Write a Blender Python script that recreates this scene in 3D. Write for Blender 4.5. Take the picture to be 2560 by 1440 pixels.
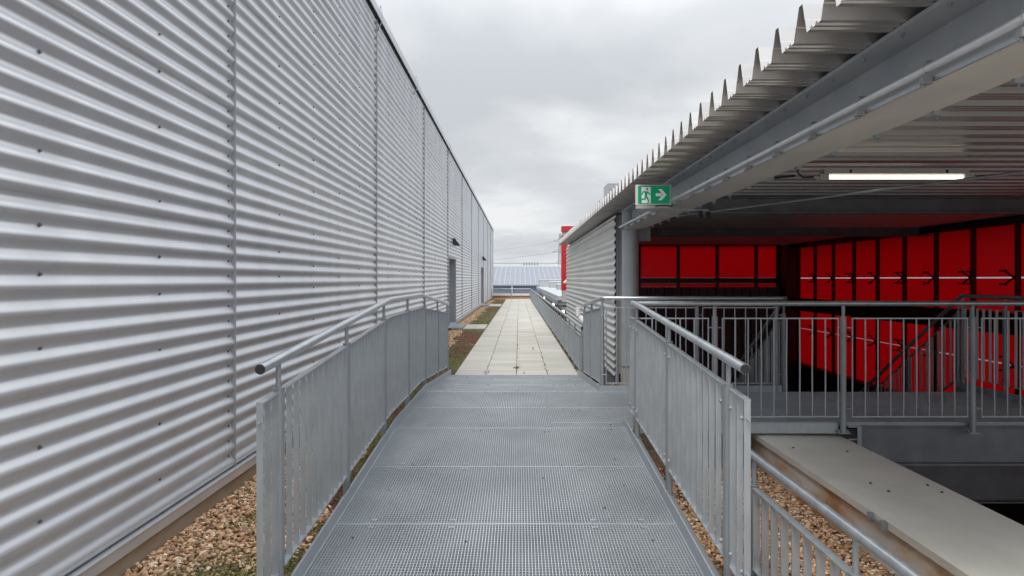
import bpy, math, random
import numpy as np
from mathutils import Vector
random.seed(7); rng = np.random.default_rng(7)
R = math.radians
for o in list(bpy.data.objects): bpy.data.objects.remove(o)
scn = bpy.context.scene
COL = scn.collection

# ------------------------------------------------------------------ camera, sky, sun, exposure
EYE = 1.54
cd = bpy.data.cameras.new("camera"); cam = bpy.data.objects.new("camera", cd); COL.objects.link(cam)
cam.location = (0, 0, EYE); cam.rotation_euler = (R(90), 0, 0)
cd.sensor_width = 36; cd.lens = 24.0
cd.shift_x = -18/2560; cd.shift_y = -23/2560
cd.clip_start = 0.05; cd.clip_end = 5000
scn.camera = cam
scn.view_settings.view_transform = 'Standard'; scn.view_settings.look = 'None'
scn.view_settings.exposure = 0.36; scn.view_settings.gamma = 1.0

SUN_EL, SUN_AZ = 58, 200          # azimuth clockwise from +Y
world = bpy.data.worlds.new("World"); scn.world = world; world.use_nodes = True
def make_world():
    nt = world.node_tree; n = nt.nodes; l = nt.links
    for x in list(n): n.remove(x)
    out = n.new('ShaderNodeOutputWorld'); bg = n.new('ShaderNodeBackground')
    sky = n.new('ShaderNodeTexSky'); sky.sky_type = 'NISHITA'; sky.sun_disc = False
    sky.sun_elevation = R(SUN_EL); sky.sun_rotation = R(SUN_AZ); sky.dust_density = 3.0
    tc = n.new('ShaderNodeTexCoord')
    sep = n.new('ShaderNodeSeparateXYZ'); l.new(tc.outputs['Generated'], sep.inputs[0])
    zz = n.new('ShaderNodeMath'); zz.operation = 'ADD'; zz.inputs[1].default_value = 0.16
    mx = n.new('ShaderNodeMath'); mx.operation = 'MAXIMUM'; mx.inputs[1].default_value = 0.02
    l.new(sep.outputs[2], mx.inputs[0]); l.new(mx.outputs[0], zz.inputs[0])
    dx = n.new('ShaderNodeMath'); dx.operation = 'DIVIDE'; dy = n.new('ShaderNodeMath'); dy.operation = 'DIVIDE'
    l.new(sep.outputs[0], dx.inputs[0]); l.new(zz.outputs[0], dx.inputs[1])
    l.new(sep.outputs[1], dy.inputs[0]); l.new(zz.outputs[0], dy.inputs[1])
    cmb = n.new('ShaderNodeCombineXYZ'); l.new(dx.outputs[0], cmb.inputs[0]); l.new(dy.outputs[0], cmb.inputs[1])
    cmb.inputs[2].default_value = 3.7
    n1 = n.new('ShaderNodeTexNoise'); n1.inputs['Scale'].default_value = 1.15; n1.inputs['Detail'].default_value = 7
    n1.inputs['Roughness'].default_value = 0.5; n1.inputs['Distortion'].default_value = 0.25
    l.new(cmb.outputs[0], n1.inputs['Vector'])
    cr = n.new('ShaderNodeValToRGB'); e = cr.color_ramp.elements
    e[0].position = 0.37; e[0].color = (4.75, 4.98, 5.28, 1)
    e[1].position = 0.63; e[1].color = (6.9, 7.0, 7.1, 1)
    m_ = e.new(0.5); m_.color = (5.55, 5.75, 6.0, 1)
    l.new(n1.outputs['Fac'], cr.inputs['Fac'])
    n2 = n.new('ShaderNodeTexNoise'); n2.inputs['Scale'].default_value = 0.45; n2.inputs['Detail'].default_value = 3
    l.new(cmb.outputs[0], n2.inputs['Vector'])
    hole = n.new('ShaderNodeMapRange'); hole.inputs[1].default_value = 0.62; hole.inputs[2].default_value = 0.78
    hole.inputs[3].default_value = 0.97; hole.inputs[4].default_value = 0.55
    l.new(n2.outputs['Fac'], hole.inputs[0])
    mix = n.new('ShaderNodeMix'); mix.data_type = 'RGBA'
    l.new(hole.outputs[0], mix.inputs[0]); l.new(sky.outputs[0], mix.inputs[6]); l.new(cr.outputs[0], mix.inputs[7])
    # overcast sky: the zenith is about three times as bright as the horizon
    zen = n.new('ShaderNodeMapRange'); zen.interpolation_type = 'SMOOTHSTEP'
    zen.inputs[1].default_value = 0.22; zen.inputs[2].default_value = 0.95; zen.inputs[3].default_value = 1.0; zen.inputs[4].default_value = 3.0
    l.new(sep.outputs[2], zen.inputs[0])
    sc = n.new('ShaderNodeVectorMath'); sc.operation = 'SCALE'; l.new(mix.outputs[2], sc.inputs[0]); l.new(zen.outputs[0], sc.inputs['Scale'])
    l.new(sc.outputs[0], bg.inputs['Color']); bg.inputs['Strength'].default_value = 0.1
    l.new(bg.outputs[0], out.inputs['Surface'])
make_world()
sd = bpy.data.lights.new("sun", 'SUN'); sd.energy = 1.5; sd.angle = R(22); sd.color = (1.0, 0.96, 0.9)
sun = bpy.data.objects.new("sun", sd); COL.objects.link(sun)
_d = Vector((math.sin(R(SUN_AZ))*math.cos(R(SUN_EL)), math.cos(R(SUN_AZ))*math.cos(R(SUN_EL)), math.sin(R(SUN_EL))))
sun.rotation_euler = _d.to_track_quat('Z', 'Y').to_euler(); sun.location = (0, -5, 30)

# ------------------------------------------------------------------ materials
def mat(name, base, rough=0.5, metal=0.0, c2=None, scale=5.0, stretch=(1, 1, 1), bump=0.0, bscale=40.0, detail=4,
        lo=0.35, hi=0.65, attr=None, rvar=0.0, spec=0.5, voro=False, trans=0.0, emit=None, estr=0.0, bstretch=None, bdist=0.01):
    m = bpy.data.materials.new(name); m.use_nodes = True
    nt = m.node_tree; n = nt.nodes; l = nt.links
    b = n['Principled BSDF']; out = n['Material Output']
    b.inputs['Base Color'].default_value = (*base, 1); b.inputs['Roughness'].default_value = rough
    b.inputs['Metallic'].default_value = metal; b.inputs['Specular IOR Level'].default_value = spec
    geo = n.new('ShaderNodeNewGeometry')
    col = None
    if c2 is not None:
        mp = n.new('ShaderNodeMapping'); mp.inputs['Scale'].default_value = stretch; l.new(geo.outputs['Position'], mp.inputs[0])
        if voro:
            t = n.new('ShaderNodeTexVoronoi'); t.inputs['Scale'].default_value = scale; src = t.outputs['Color']
        else:
            t = n.new('ShaderNodeTexNoise'); t.inputs['Scale'].default_value = scale; t.inputs['Detail'].default_value = detail; src = t.outputs['Fac']
        l.new(mp.outputs[0], t.inputs['Vector'])
        mr = n.new('ShaderNodeMapRange'); mr.inputs[1].default_value = lo; mr.inputs[2].default_value = hi
        if voro:
            bw = n.new('ShaderNodeRGBToBW'); l.new(src, bw.inputs[0]); src = bw.outputs[0]
        l.new(src, mr.inputs[0])
        mx = n.new('ShaderNodeMix'); mx.data_type = 'RGBA'
        mx.inputs[6].default_value = (*base, 1); mx.inputs[7].default_value = (*c2, 1)
        l.new(mr.outputs[0], mx.inputs[0]); col = mx.outputs[2]
        if rvar:
            ra = n.new('ShaderNodeMapRange'); ra.inputs[3].default_value = rough-rvar; ra.inputs[4].default_value = rough+rvar
            l.new(mr.outputs[0], ra.inputs[0]); l.new(ra.outputs[0], b.inputs['Roughness'])
    if attr:
        a = n.new('ShaderNodeAttribute'); a.attribute_name = attr
        if col is None: col = a.outputs['Color']
        else:
            mm = n.new('ShaderNodeMix'); mm.data_type = 'RGBA'; mm.blend_type = 'MULTIPLY'; mm.inputs[0].default_value = 1
            l.new(col, mm.inputs[6]); l.new(a.outputs['Color'], mm.inputs[7]); col = mm.outputs[2]
    if col is not None: l.new(col, b.inputs['Base Color'])
    if bump:
        mp2 = n.new('ShaderNodeMapping'); mp2.inputs['Scale'].default_value = bstretch or (1, 1, 1); l.new(geo.outputs['Position'], mp2.inputs[0])
        nb = n.new('ShaderNodeTexNoise'); nb.inputs['Scale'].default_value = bscale; nb.inputs['Detail'].default_value = 5
        l.new(mp2.outputs[0], nb.inputs['Vector'])
        bp = n.new('ShaderNodeBump'); bp.inputs['Strength'].default_value = bump; bp.inputs['Distance'].default_value = bdist
        l.new(nb.outputs['Fac'], bp.inputs['Height']); l.new(bp.outputs[0], b.inputs['Normal'])
    if trans:
        tr = n.new('ShaderNodeBsdfTranslucent'); tr.inputs['Color'].default_value = (*base, 1)
        ms = n.new('ShaderNodeMixShader'); ms.inputs[0].default_value = trans
        l.new(b.outputs[0], ms.inputs[1]); l.new(tr.outputs[0], ms.inputs[2]); l.new(ms.outputs[0], out.inputs['Surface'])
    if emit:
        b.inputs['Emission Color'].default_value = (*emit, 1); b.inputs['Emission Strength'].default_value = estr
    return m

M = {}
M['clad'] = mat('silver_cladding', (0.63, 0.64, 0.665), 0.37, 0.5, (0.57, 0.58, 0.605), 1.4, (1, 2.2, .35), bump=0.15, bscale=1.6, bstretch=(1, .5, 3), rvar=0.05, bdist=0.004)
M['clad2'] = mat('white_cladding', (0.66, 0.66, 0.645), 0.45, 0.35, (0.58, 0.58, 0.57), 1.5, (1, .35, 2.5), bump=0.15, bscale=2.5, bstretch=(1, .5, 3), bdist=0.004)
M['strip'] = mat('joint_strip_metal', (0.40, 0.41, 0.425), 0.5, 0.2, (0.36, 0.365, 0.38), 3)
M['conduit'] = mat('conduit_zinc', (0.78, 0.79, 0.80), 0.30, 0.45, (0.70, 0.71, 0.73), 10)
M['screw'] = mat('screw_steel', (0.22, 0.22, 0.225), 0.35, 0.6)
M['galv'] = mat('galvanised_steel', (0.385, 0.42, 0.45), 0.42, 0.45, (0.455, 0.49, 0.515), 22, (1, 1, .3), detail=9, lo=.32, hi=.68, bump=0.08, bscale=90, rvar=0.05)
M['galvrail'] = mat('galvanised_tube', (0.40, 0.43, 0.455), 0.35, 0.7, (0.52, 0.55, 0.57), 14, (1, 1, 1), lo=.3, hi=.75, bump=0.04, bscale=40, rvar=0.06)
M['galvdull'] = mat('dull_galvanised_steel', (0.36, 0.385, 0.405), 0.5, 0.45, (0.29, 0.31, 0.33), 9, (1, 1, .35), lo=.3, hi=.7, bump=0.15, bscale=70, rvar=0.08)
M['grate'] = mat('grating_steel', (0.66, 0.695, 0.73), 0.40, 0.75, (0.53, 0.56, 0.595), 2.0, detail=8, lo=.3, hi=.7)
M['beam'] = mat('beam_zinc', (0.42, 0.45, 0.48), 0.5, 0.3, (0.52, 0.54, 0.56), 6, (1, .6, 1), lo=.3, hi=.75, bump=0.2, bscale=25, rvar=0.1)
M['flange'] = mat('beam_flange_zinc', (0.60, 0.60, 0.57), 0.6, 0.15, (0.52, 0.52, 0.50), 4, (1, .4, 1), bump=0.1, bscale=25)
M['darksteel'] = mat('dark_steel', (0.05, 0.053, 0.058), 0.55, 0.3, (0.075, 0.078, 0.083), 5, bump=0.1)
M['deck'] = mat('deck_sheet', (0.50, 0.49, 0.48), 0.32, 0.62, (0.40, 0.39, 0.385), 2.5, (.25, 6, 1), lo=.3, hi=.7, bump=0.1, bscale=3, bstretch=(.3, 4, 1))
M['darkwall'] = mat('dark_wall_panel', (0.035, 0.035, 0.038), 0.6, 0.0, (0.05, 0.048, 0.05), 3)  # also carries the courtyard void's shade in its colour
M['black'] = mat('black_plastic', (0.015, 0.015, 0.016), 0.45)
M['rubber'] = mat('dark_cap', (0.025, 0.027, 0.03), 0.6)
M['red'] = mat('red_glass', (0.66, 0.034, 0.058), 0.2, 0.0, (0.59, 0.029, 0.050), 1.2, (1, 1, .6), trans=0.75, spec=.35, bump=.12, bscale=1.5, bdist=.01)
M['redpaint'] = mat('red_paint', (0.55, 0.022, 0.028), 0.45, 0.0, (0.48, 0.02, 0.025), 2)
M['seal'] = mat('pale_joint_seal', (0.95, 0.93, 0.92), 0.6, trans=0.9)
M['fin'] = mat('fin_brown', (0.045, 0.02, 0.02), 0.4, 0.2)
M['white'] = mat('white_paint', (0.74, 0.75, 0.75), 0.4, c2=(.68, .69, .69), scale=6)
M['cream'] = mat('cream_coping', (0.74, 0.72, 0.655), 0.38, 0.0, (0.60, 0.585, 0.525), 2.2, (1, .7, 1), detail=7, lo=.35, hi=.7, bump=0.05, bscale=6, rvar=0.08)
M['plinth'] = mat('stained_plinth', (0.42, 0.30, 0.19), 0.85, 0.0, (0.46, 0.38, 0.29), 4, (1, .6, 3), bump=0.3, bscale=40)
M['concrete'] = mat('pale_concrete', (0.52, 0.51, 0.48), 0.8, 0.0, (0.44, 0.43, 0.40), 5, bump=0.2, bscale=60)
M['paver'] = mat('paving_concrete', (0.50, 0.485, 0.445), 0.85, 0.0, (0.41, 0.395, 0.355), 2.2, (.5, 5, 1), detail=8, attr='tint', bump=0.25, bscale=120)
M['stone'] = mat('gravel_stone', (0.9, 0.9, 0.9), 0.75, attr='tint', c2=(1.1, 1.08, 1.05), scale=90)
M['soil'] = mat('gravel_bed', (0.20, 0.135, 0.08), 0.95, 0.0, (0.30, 0.215, 0.14), 45, bump=0.9, bscale=55, voro=True, lo=.2, hi=.8, bdist=0.02)
M['moss'] = mat('moss_soil', (0.075, 0.06, 0.028), 0.95, 0.0, (0.12, 0.075, 0.04), 6, detail=9, bump=1.0, bscale=70, bdist=0.02)
M['leaf'] = mat('sedum_leaf', (0.9, 0.9, 0.9), 0.7, attr='tint', c2=(1.1, 1.1, 1.1), scale=60)
M['weed'] = mat('weed_leaf', (0.06, 0.09, 0.02), 0.6, c2=(.10, .12, .04), scale=50)
M['asphalt'] = mat('distant_ground', (0.10, 0.10, 0.095), 0.9, c2=(.14, .135, .12), scale=.05)
M['pale'] = mat('pale_roof', (0.42, 0.44, 0.46), 0.6, c2=(.38, .40, .42), scale=1.5)
M['bluegrey'] = mat('blue_grey_cladding', (0.22, 0.255, 0.31), 0.5, 0.2, (0.28, 0.31, 0.36), 20, (8, 1, .2))
M['farroof'] = mat('distant_roof_panel', (0.20, 0.215, 0.26), 0.6, 0.0, (0.235, 0.25, 0.295), 2.0, (.3, 1, 3))
M['ochre'] = mat('ochre_edge', (0.30, 0.22, 0.14), 0.85, c2=(.36, .17, .07), scale=.8, stretch=(1, 1, 1))
M['green'] = mat('sign_green', (0.0, 0.27, 0.115), 0.35, c2=(0.0, 0.25, 0.105), scale=3, emit=(0.0, 0.27, 0.115), estr=0.25)
M['signwhite'] = mat('sign_white', (0.80, 0.82, 0.82), 0.4, emit=(.8, .82, .82), estr=0.12)
M['casing'] = mat('lamp_casing', (0.50, 0.50, 0.48), 0.45, c2=(.45, .45, .43), scale=10)
M['tube'] = mat('lamp_tube', (1, .95, .85), 0.4, emit=(1.0, 0.90, 0.72), estr=2.0)
M['glow'] = mat('lamp_glow', (1, .95, .8), 0.4, emit=(1.0, 0.88, 0.6), estr=1.2)
M['door'] = mat('grey_door', (0.30, 0.31, 0.33), 0.5, 0.1, c2=(.28, .29, .31), scale=2)
M['pylon'] = mat('pylon_steel', (0.28, 0.30, 0.32), 0.6, 0.2)

def rust_mat():
    m = mat('rust_stained_upstand', (0.56, 0.55, 0.51), 0.6)
    nt = m.node_tree; n = nt.nodes; l = nt.links; b = n['Principled BSDF']; geo = n.new('ShaderNodeNewGeometry')
    mp = n.new('ShaderNodeMapping'); mp.inputs['Scale'].default_value = (1, .9, 2.2); l.new(geo.outputs['Position'], mp.inputs[0])
    t = n.new('ShaderNodeTexNoise'); t.inputs['Scale'].default_value = 1.7; t.inputs['Detail'].default_value = 6; t.inputs['Distortion'].default_value = .6
    l.new(mp.outputs[0], t.inputs['Vector'])
    cr = n.new('ShaderNodeValToRGB'); e = cr.color_ramp.elements
    e[0].position = .40; e[0].color = (.64, .62, .58, 1); e[1].position = .66; e[1].color = (.40, .18, .07, 1)
    x = e.new(.52); x.color = (.60, .47, .34, 1)
    l.new(t.outputs['Fac'], cr.inputs[0]); l.new(cr.outputs[0], b.inputs['Base Color'])
    return m
M['rust'] = rust_mat()

# ------------------------------------------------------------------ mesh helpers
ORG = {}
class MB:
    def __init__(s): s.v = []; s.f = []; s.sm = []
    def quad(s, a, b, c, d, smooth=False):
        i = len(s.v); s.v += [tuple(a), tuple(b), tuple(c), tuple(d)]; s.f.append((i, i+1, i+2, i+3)); s.sm.append(smooth); return s
    def poly(s, pts):
        i = len(s.v); s.v += [tuple(p) for p in pts]; s.f.append(tuple(range(i, i+len(pts)))); s.sm.append(False); return s
    def hexa(s, c):     # 8 corners: bottom 4 ccw, top 4 ccw
        i = len(s.v); s.v += [tuple(p) for p in c]
        for q in ((3, 2, 1, 0), (4, 5, 6, 7), (0, 1, 5, 4), (1, 2, 6, 5), (2, 3, 7, 6), (3, 0, 4, 7)):
            s.f.append(tuple(i+k for k in q)); s.sm.append(False)
        return s
    def box(s, x0, x1, y0, y1, z0, z1):
        return s.hexa([(x0, y0, z0), (x1, y0, z0), (x1, y1, z0), (x0, y1, z0), (x0, y0, z1), (x1, y0, z1), (x1, y1, z1), (x0, y1, z1)])
    def bar(s, a, b, w, h, side=None):   # bar a->b, w across (horizontal), h vertical-ish, centred
        a = Vector(a); b = Vector(b); d = (b-a).normalized()
        if side is None:
            side = d.cross(Vector((0, 0, 1)))
            if side.length < 1e-4: side = Vector((1, 0, 0))
        side = Vector(side).normalized(); up = side.cross(d).normalized()
        sw = side*(w/2); uh = up*(h/2)
        return s.hexa([a-sw-uh, a+sw-uh, b+sw-uh, b-sw-uh, a-sw+uh, a+sw+uh, b+sw+uh, b-sw+uh])
    def tube(s, pts, r, n=12, caps=True, r2=None):
        pts = [Vector(p) for p in pts]; rings = []
        d0 = (pts[1]-pts[0]).normalized()
        ref = Vector((0, 0, 1)) if abs(d0.z) < .9 else Vector((1, 0, 0))
        for k, p in enumerate(pts):
            if k == 0: d = pts[1]-pts[0]
            elif k == len(pts)-1: d = pts[-1]-pts[-2]
            else: d = (pts[k]-pts[k-1]).normalized() + (pts[k+1]-pts[k]).normalized()
            d.normalize(); a = d.cross(ref).normalized(); b = a.cross(d).normalized()
            sc = 1.0
            if 0 < k < len(pts)-1:
                c = (pts[k+1]-pts[k]).normalized().dot(d); sc = 1/max(c, .5)
            rr = r if (r2 is None) else r+(r2-r)*k/(len(pts)-1)
            ring = []
            for j in range(n):
                t = 2*math.pi*j/n
                off = a*math.cos(t)*rr*sc + b*math.sin(t)*rr
                ring.append(p+off)
            rings.append(ring)
        i0 = len(s.v)
        for ring in rings: s.v += [tuple(q) for q in ring]
        for k in range(len(pts)-1):
            for j in range(n):
                s.f.append((i0+k*n+j, i0+k*n+(j+1) % n, i0+(k+1)*n+(j+1) % n, i0+(k+1)*n+j)); s.sm.append(True)
        if caps: s.poly(rings[0][::-1]); s.poly(rings[-1])
        return s
    def cyl(s, x, y, z0, z1, r, n=12): return s.tube([(x, y, z0), (x, y, z1)], r, n)
    def extr(s, prof, fn0, fn1, smooth=False, closed=False):   # profile list of 2D pts; fn maps 2D->3D
        n = len(prof); i0 = len(s.v)
        s.v += [tuple(fn0(*p)) for p in prof] + [tuple(fn1(*p)) for p in prof]
        for k in range(n if closed else n-1):
            k2 = (k+1) % n; s.f.append((i0+k, i0+k2, i0+n+k2, i0+n+k)); s.sm.append(smooth)
        if closed:
            s.f.append(tuple(i0+k for k in range(n))[::-1]); s.sm.append(False)
            s.f.append(tuple(i0+n+k for k in range(n))); s.sm.append(False)
        return s
    def bolt(s, p, d, r=.007, h=.008):
        p = Vector(p); d = Vector(d).normalized(); s.tube([p, p+d*h*.35], r*1.5, 8); s.tube([p+d*h*.35, p+d*h], r, 6); return s
    def build(s, name, m, parent=None, **kw):
        me = bpy.data.meshes.new(name)
        o0 = Vector((0, 0, 0)) if parent is None else ORG[parent.name]
        me.from_pydata([tuple(Vector(v)-o0) for v in s.v], [], s.f)
        me.polygons.foreach_set('use_smooth', s.sm); me.materials.append(m); me.update()
        o = bpy.data.objects.new(name, me); COL.objects.link(o)
        if parent is not None: o.parent = parent
        ORG[o.name] = o0
        tag(o, **kw); return o
def tag(o, label=None, cat=None, group=None, kind=None):
    if label: o['label'] = label
    if cat: o['category'] = cat
    if group: o['group'] = group
    if kind: o['kind'] = kind
    return o
def thing(name, label, cat, loc, group=None):
    o = bpy.data.objects.new(name, None); COL.objects.link(o); o.location = loc; o.empty_display_size = .1
    ORG[o.name] = Vector(loc); return tag(o, label, cat, group)
def np_mesh(name, verts, faces, m, tint=None, smooth=True, kind='stuff', label=None, cat=None, parent=None):
    me = bpy.data.meshes.new(name); k = faces.shape[1]
    me.vertices.add(len(verts)); me.vertices.foreach_set('co', verts.astype(np.float32).ravel())
    me.loops.add(faces.size); me.loops.foreach_set('vertex_index', faces.astype(np.int32).ravel())
    me.polygons.add(len(faces)); me.polygons.foreach_set('loop_start', np.arange(0, faces.size, k, dtype=np.int32))
    me.update(calc_edges=True); me.validate()
    me.polygons.foreach_set('use_smooth', np.full(len(me.polygons), smooth))
    if tint is not None:
        a = me.attributes.new('tint', 'FLOAT_COLOR', 'POINT')
        a.data.foreach_set('color', np.hstack([tint, np.ones((len(tint), 1))]).astype(np.float32).ravel())
    me.materials.append(m); o = bpy.data.objects.new(name, me); COL.objects.link(o); ORG[o.name] = Vector((0, 0, 0))
    if parent: o.parent = parent
    return tag(o, label, cat, None, kind)

def ico(sub):
    t = (1+5**.5)/2
    v = [(-1, t, 0), (1, t, 0), (-1, -t, 0), (1, -t, 0), (0, -1, t), (0, 1, t), (0, -1, -t), (0, 1, -t), (t, 0, -1), (t, 0, 1), (-t, 0, -1), (-t, 0, 1)]
    f = [(0, 11, 5), (0, 5, 1), (0, 1, 7), (0, 7, 10), (0, 10, 11), (1, 5, 9), (5, 11, 4), (11, 10, 2), (10, 7, 6), (7, 1, 8), (3, 9, 4), (3, 4, 2), (3, 2, 6), (3, 6, 8), (3, 8, 9), (4, 9, 5), (2, 4, 11), (6, 2, 10), (8, 6, 7), (9, 8, 1)]
    v = [np.array(p)/np.linalg.norm(p) for p in v]
    for _ in range(sub):
        cache = {}; nf = []
        def mid(a, b):
            k = (min(a, b), max(a, b))
            if k not in cache:
                p = v[a]+v[b]; v.append(p/np.linalg.norm(p)); cache[k] = len(v)-1
            return cache[k]
        for a, b, c in f:
            ab, bc, ca = mid(a, b), mid(b, c), mid(c, a); nf += [(a, ab, ca), (b, bc, ab), (c, ca, bc), (ab, bc, ca)]
        f = nf
    return np.array(v), np.array(f)
def scatter(pts, size, flat, cols, sub, rough=.18):
    """stones/clumps: pts Nx3, size N, cols Nx3 -> verts, faces, tint"""
    bv, bf = ico(sub); N = len(pts); K = len(bv)
    V = np.repeat(bv[None], N, 0)
    V = V*(1+rng.normal(0, rough, (N, K, 1))*.6)
    sc = np.stack([rng.uniform(.8, 1.35, N), rng.uniform(.7, 1.05, N), flat*rng.uniform(.75, 1.15, N)], 1)*size[:, None]
    V = V*sc[:, None, :]
    tl = rng.normal(0, .35, (N, 1))                     # tilt
    x, z = V[..., 0].copy(), V[..., 2].copy(); V[..., 0] = x*np.cos(tl)-z*np.sin(tl); V[..., 2] = x*np.sin(tl)+z*np.cos(tl)
    an = rng.uniform(0, 6.28, (N, 1)); x, y = V[..., 0].copy(), V[..., 1].copy()
    V[..., 0] = x*np.cos(an)-y*np.sin(an); V[..., 1] = x*np.sin(an)+y*np.cos(an)
    V = V+pts[:, None, :]
    F = (bf[None]+(np.arange(N)*K)[:, None, None]).reshape(-1, 3)
    return V.reshape(-1, 3), F, np.repeat(cols, K, 0)
STONE = np.array([(.42, .29, .18), (.50, .37, .25), (.33, .20, .12), (.56, .47, .36), (.30, .17, .10), (.46, .31, .19), (.24, .17, .12), (.60, .53, .43), (.38, .25, .15), (.48, .35, .24)])
def stones(x0, x1, y0, y1, z, dens, size, sub, mask=None):
    N = int((x1-x0)*(y1-y0)*dens)
    p = np.stack([rng.uniform(x0, x1, N), rng.uniform(y0, y1, N), np.full(N, z)], 1)
    if mask is not None: p = p[mask(p[:, 0], p[:, 1])]
    N = len(p); p[:, 2] += rng.uniform(-.006, .014, N)
    c = STONE[rng.integers(0, len(STONE), N)]*rng.uniform(.9, 1.5, (N, 1))*np.array([[1.08, .97, .88]])
    return scatter(p, size*rng.uniform(.6, 1.25, N), .62, c, sub)
def join(parts):
    vs, fs, ts = [], [], []; off = 0
    for v, f, t in parts: vs.append(v); fs.append(f+off); ts.append(t); off += len(v)
    return np.vstack(vs), np.vstack(fs), np.vstack(ts)
def vnoise(x, y, s, seed=0):
    """cheap smooth value noise for patch masks"""
    r = np.random.default_rng(seed); g = r.uniform(0, 1, (257, 257))
    X = x*s+37.3; Y = y*s+11.7; xi = np.floor(X).astype(int); yi = np.floor(Y).astype(int)
    fx = X-xi; fy = Y-yi; fx = fx*fx*(3-2*fx); fy = fy*fy*(3-2*fy)
    a = g[xi % 256, yi % 256]; b = g[(xi+1) % 256, yi % 256]; c = g[xi % 256, (yi+1) % 256]; d = g[(xi+1) % 256, (yi+1) % 256]
    return (a*(1-fx)+b*fx)*(1-fy)+(c*(1-fx)+d*fx)*fy

# ------------------------------------------------------------------ levels
RY0, RY1, RY2, RY3 = 3.05, 6.045, 7.98, 10.93       # foot of ramp, platform start, platform end, foot of far ramp
DZ = .217
def deck(y):
    if y < RY1: return max(0, DZ*(y-2.99)/(RY1-2.99))
    if y < RY2: return DZ
    return max(0, DZ*(RY3-y)/(RY3-RY2))
GZ = -.035      # gravel level by the left wall
GR = -.20       # gravel level right of the ramp
XW = -2.13      # face of the corrugated hall
XR = 8.0        # red glass wall

# ------------------------------------------------------------------ ground
MB().box(-900, 900, -300, 2500, -6.6, -6.5).build('terrain', M['asphalt'], kind='structure')
g = MB()
g.box(-2.6, 1.09, -4, RY3+.0, -.9, GZ-.02)
g.box(-2.6, 1.06, RY3, 56, -.9, GZ-.022)
g.box(1.09, 2.93, -4, 6.3, -.9, GR-.02)
g.box(1.09, 1.80, 6.3, 10.4, -.9, GZ-.021)
g.build('ground', M['soil'], kind='structure')

def gravel():
    def left(x, y):     # gravel beside the wall, thinning into moss towards the path
        e = -1.62+.28*(vnoise(x, y, 1.2, 3)-.5)+.25*(vnoise(x, y, 4.0, 4)-.5)
        return (x < np.where(y < 6.5, e+.28, e)) 
    P = [stones(-2.11, -1.0, 2.6, 6.5, GZ-.008, 2600, .0135, 1, left),
         stones(-2.11, -1.0, 6.5, 14, GZ-.008, 2000, .0145, 0, left),
         stones(-2.11, -1.2, 14, 50, GZ-.008, 620, .021, 0, left),
         stones(1.10, 2.2, 1.6, 6.25, GR-.008, 2600, .0135, 1),
         stones(1.12, 1.8, 7.9, 10.3, GZ-.008, 2300, .0145, 0),
         stones(-1.09, 1.08, 2.9, 7.0, GZ-.02, 500, .014, 0)]
    v, f, t = join(P)
    np_mesh('gravel', v, f, M['stone'], t, True)
gravel()

def groundcover():
    parts = []
    pal_g = np.array([(.115, .12, .035), (.16, .155, .05), (.08, .085, .025), (.21, .18, .07)])
    pal_b = np.array([(.15, .08, .04), (.11, .06, .03), (.19, .12, .06), (.10, .085, .05)])
    pal_r = np.array([(.17, .065, .035), (.14, .05, .03), (.20, .09, .045)])
    def patch(x0, x1, y0, y1, dens, size, z=GZ, thr=0.0, redb=0.0):
        N = int((x1-x0)*(y1-y0)*dens); x = rng.uniform(x0, x1, N); y = rng.uniform(y0, y1, N)
        e = -1.62+.28*(vnoise(x, y, 1.2, 3)-.5)+.25*(vnoise(x, y, 4.0, 4)-.5)
        e = np.where(y < 6.5, e+.28, e)
        keep = (x > e-.12*rng.uniform(0, 1, N)) if x1 < 0 else (vnoise(x, y, 3, 9) > .45)
        pt = vnoise(x, y, .9, 5)*.6+vnoise(x, y, 5, 6)*.4+rng.normal(0, .10, N)
        c = np.where((pt > .54)[:, None], pal_g[rng.integers(0, 4, N)], pal_b[rng.integers(0, 4, N)])
        rr = (pt < .40+redb) & (vnoise(x, y, 2.3, 8) > .42)
        c = np.where(rr[:, None], pal_r[rng.integers(0, 3, N)], c)*rng.uniform(.7, 1.35, (N, 1))
        x, y, c = x[keep], y[keep], c[keep]; N = len(x)
        p = np.stack([x, y, z-.006+rng.uniform(0, .022, N)], 1)
        return scatter(p, size*rng.uniform(.5, 1.4, N), .8, c, 0, .35)
    parts.append(patch(-1.75, -1.10, 2.6, 6.5, 5200, .0075, redb=.12))
    N = 2600; x = rng.normal(-1.62, .13, N); y = rng.normal(3.25, .28, N); k = (x < -1.2) & (x > -1.95)
    x, y = x[k], y[k]; parts.append(scatter(np.stack([x, y, GZ+.002+rng.uniform(0, .016, len(x))], 1), .008*rng.uniform(.5, 1.4, len(x)), .8, pal_g[rng.integers(0, 4, len(x))]*rng.uniform(.7, 1.5, (len(x), 1)), 0, .35))
    parts.append(patch(-1.9, -1.05, 6.5, 16, 3600, .0095, redb=.05))
    parts.append(patch(-1.9, -1.02, 16, 34, 1300, .016))
    parts.append(patch(-1.9, -1.0, 34, 51.6, 700, .022))
    parts.append(patch(1.02, 1.45, 1.6, 6.2, 3500, .0085, z=GR+.004))
    parts.append(patch(1.10, 1.8, 8.0, 10.3, 2200, .009))
    v, f, t = join(parts)
    np_mesh('ground_cover', v, f, M['leaf'], t, False)
    MB().box(-1.5, -1.03, 11.0, 51.8, -.5, GZ-.012).build('moss_bed', M['moss'], kind='structure')
groundcover()

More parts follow.
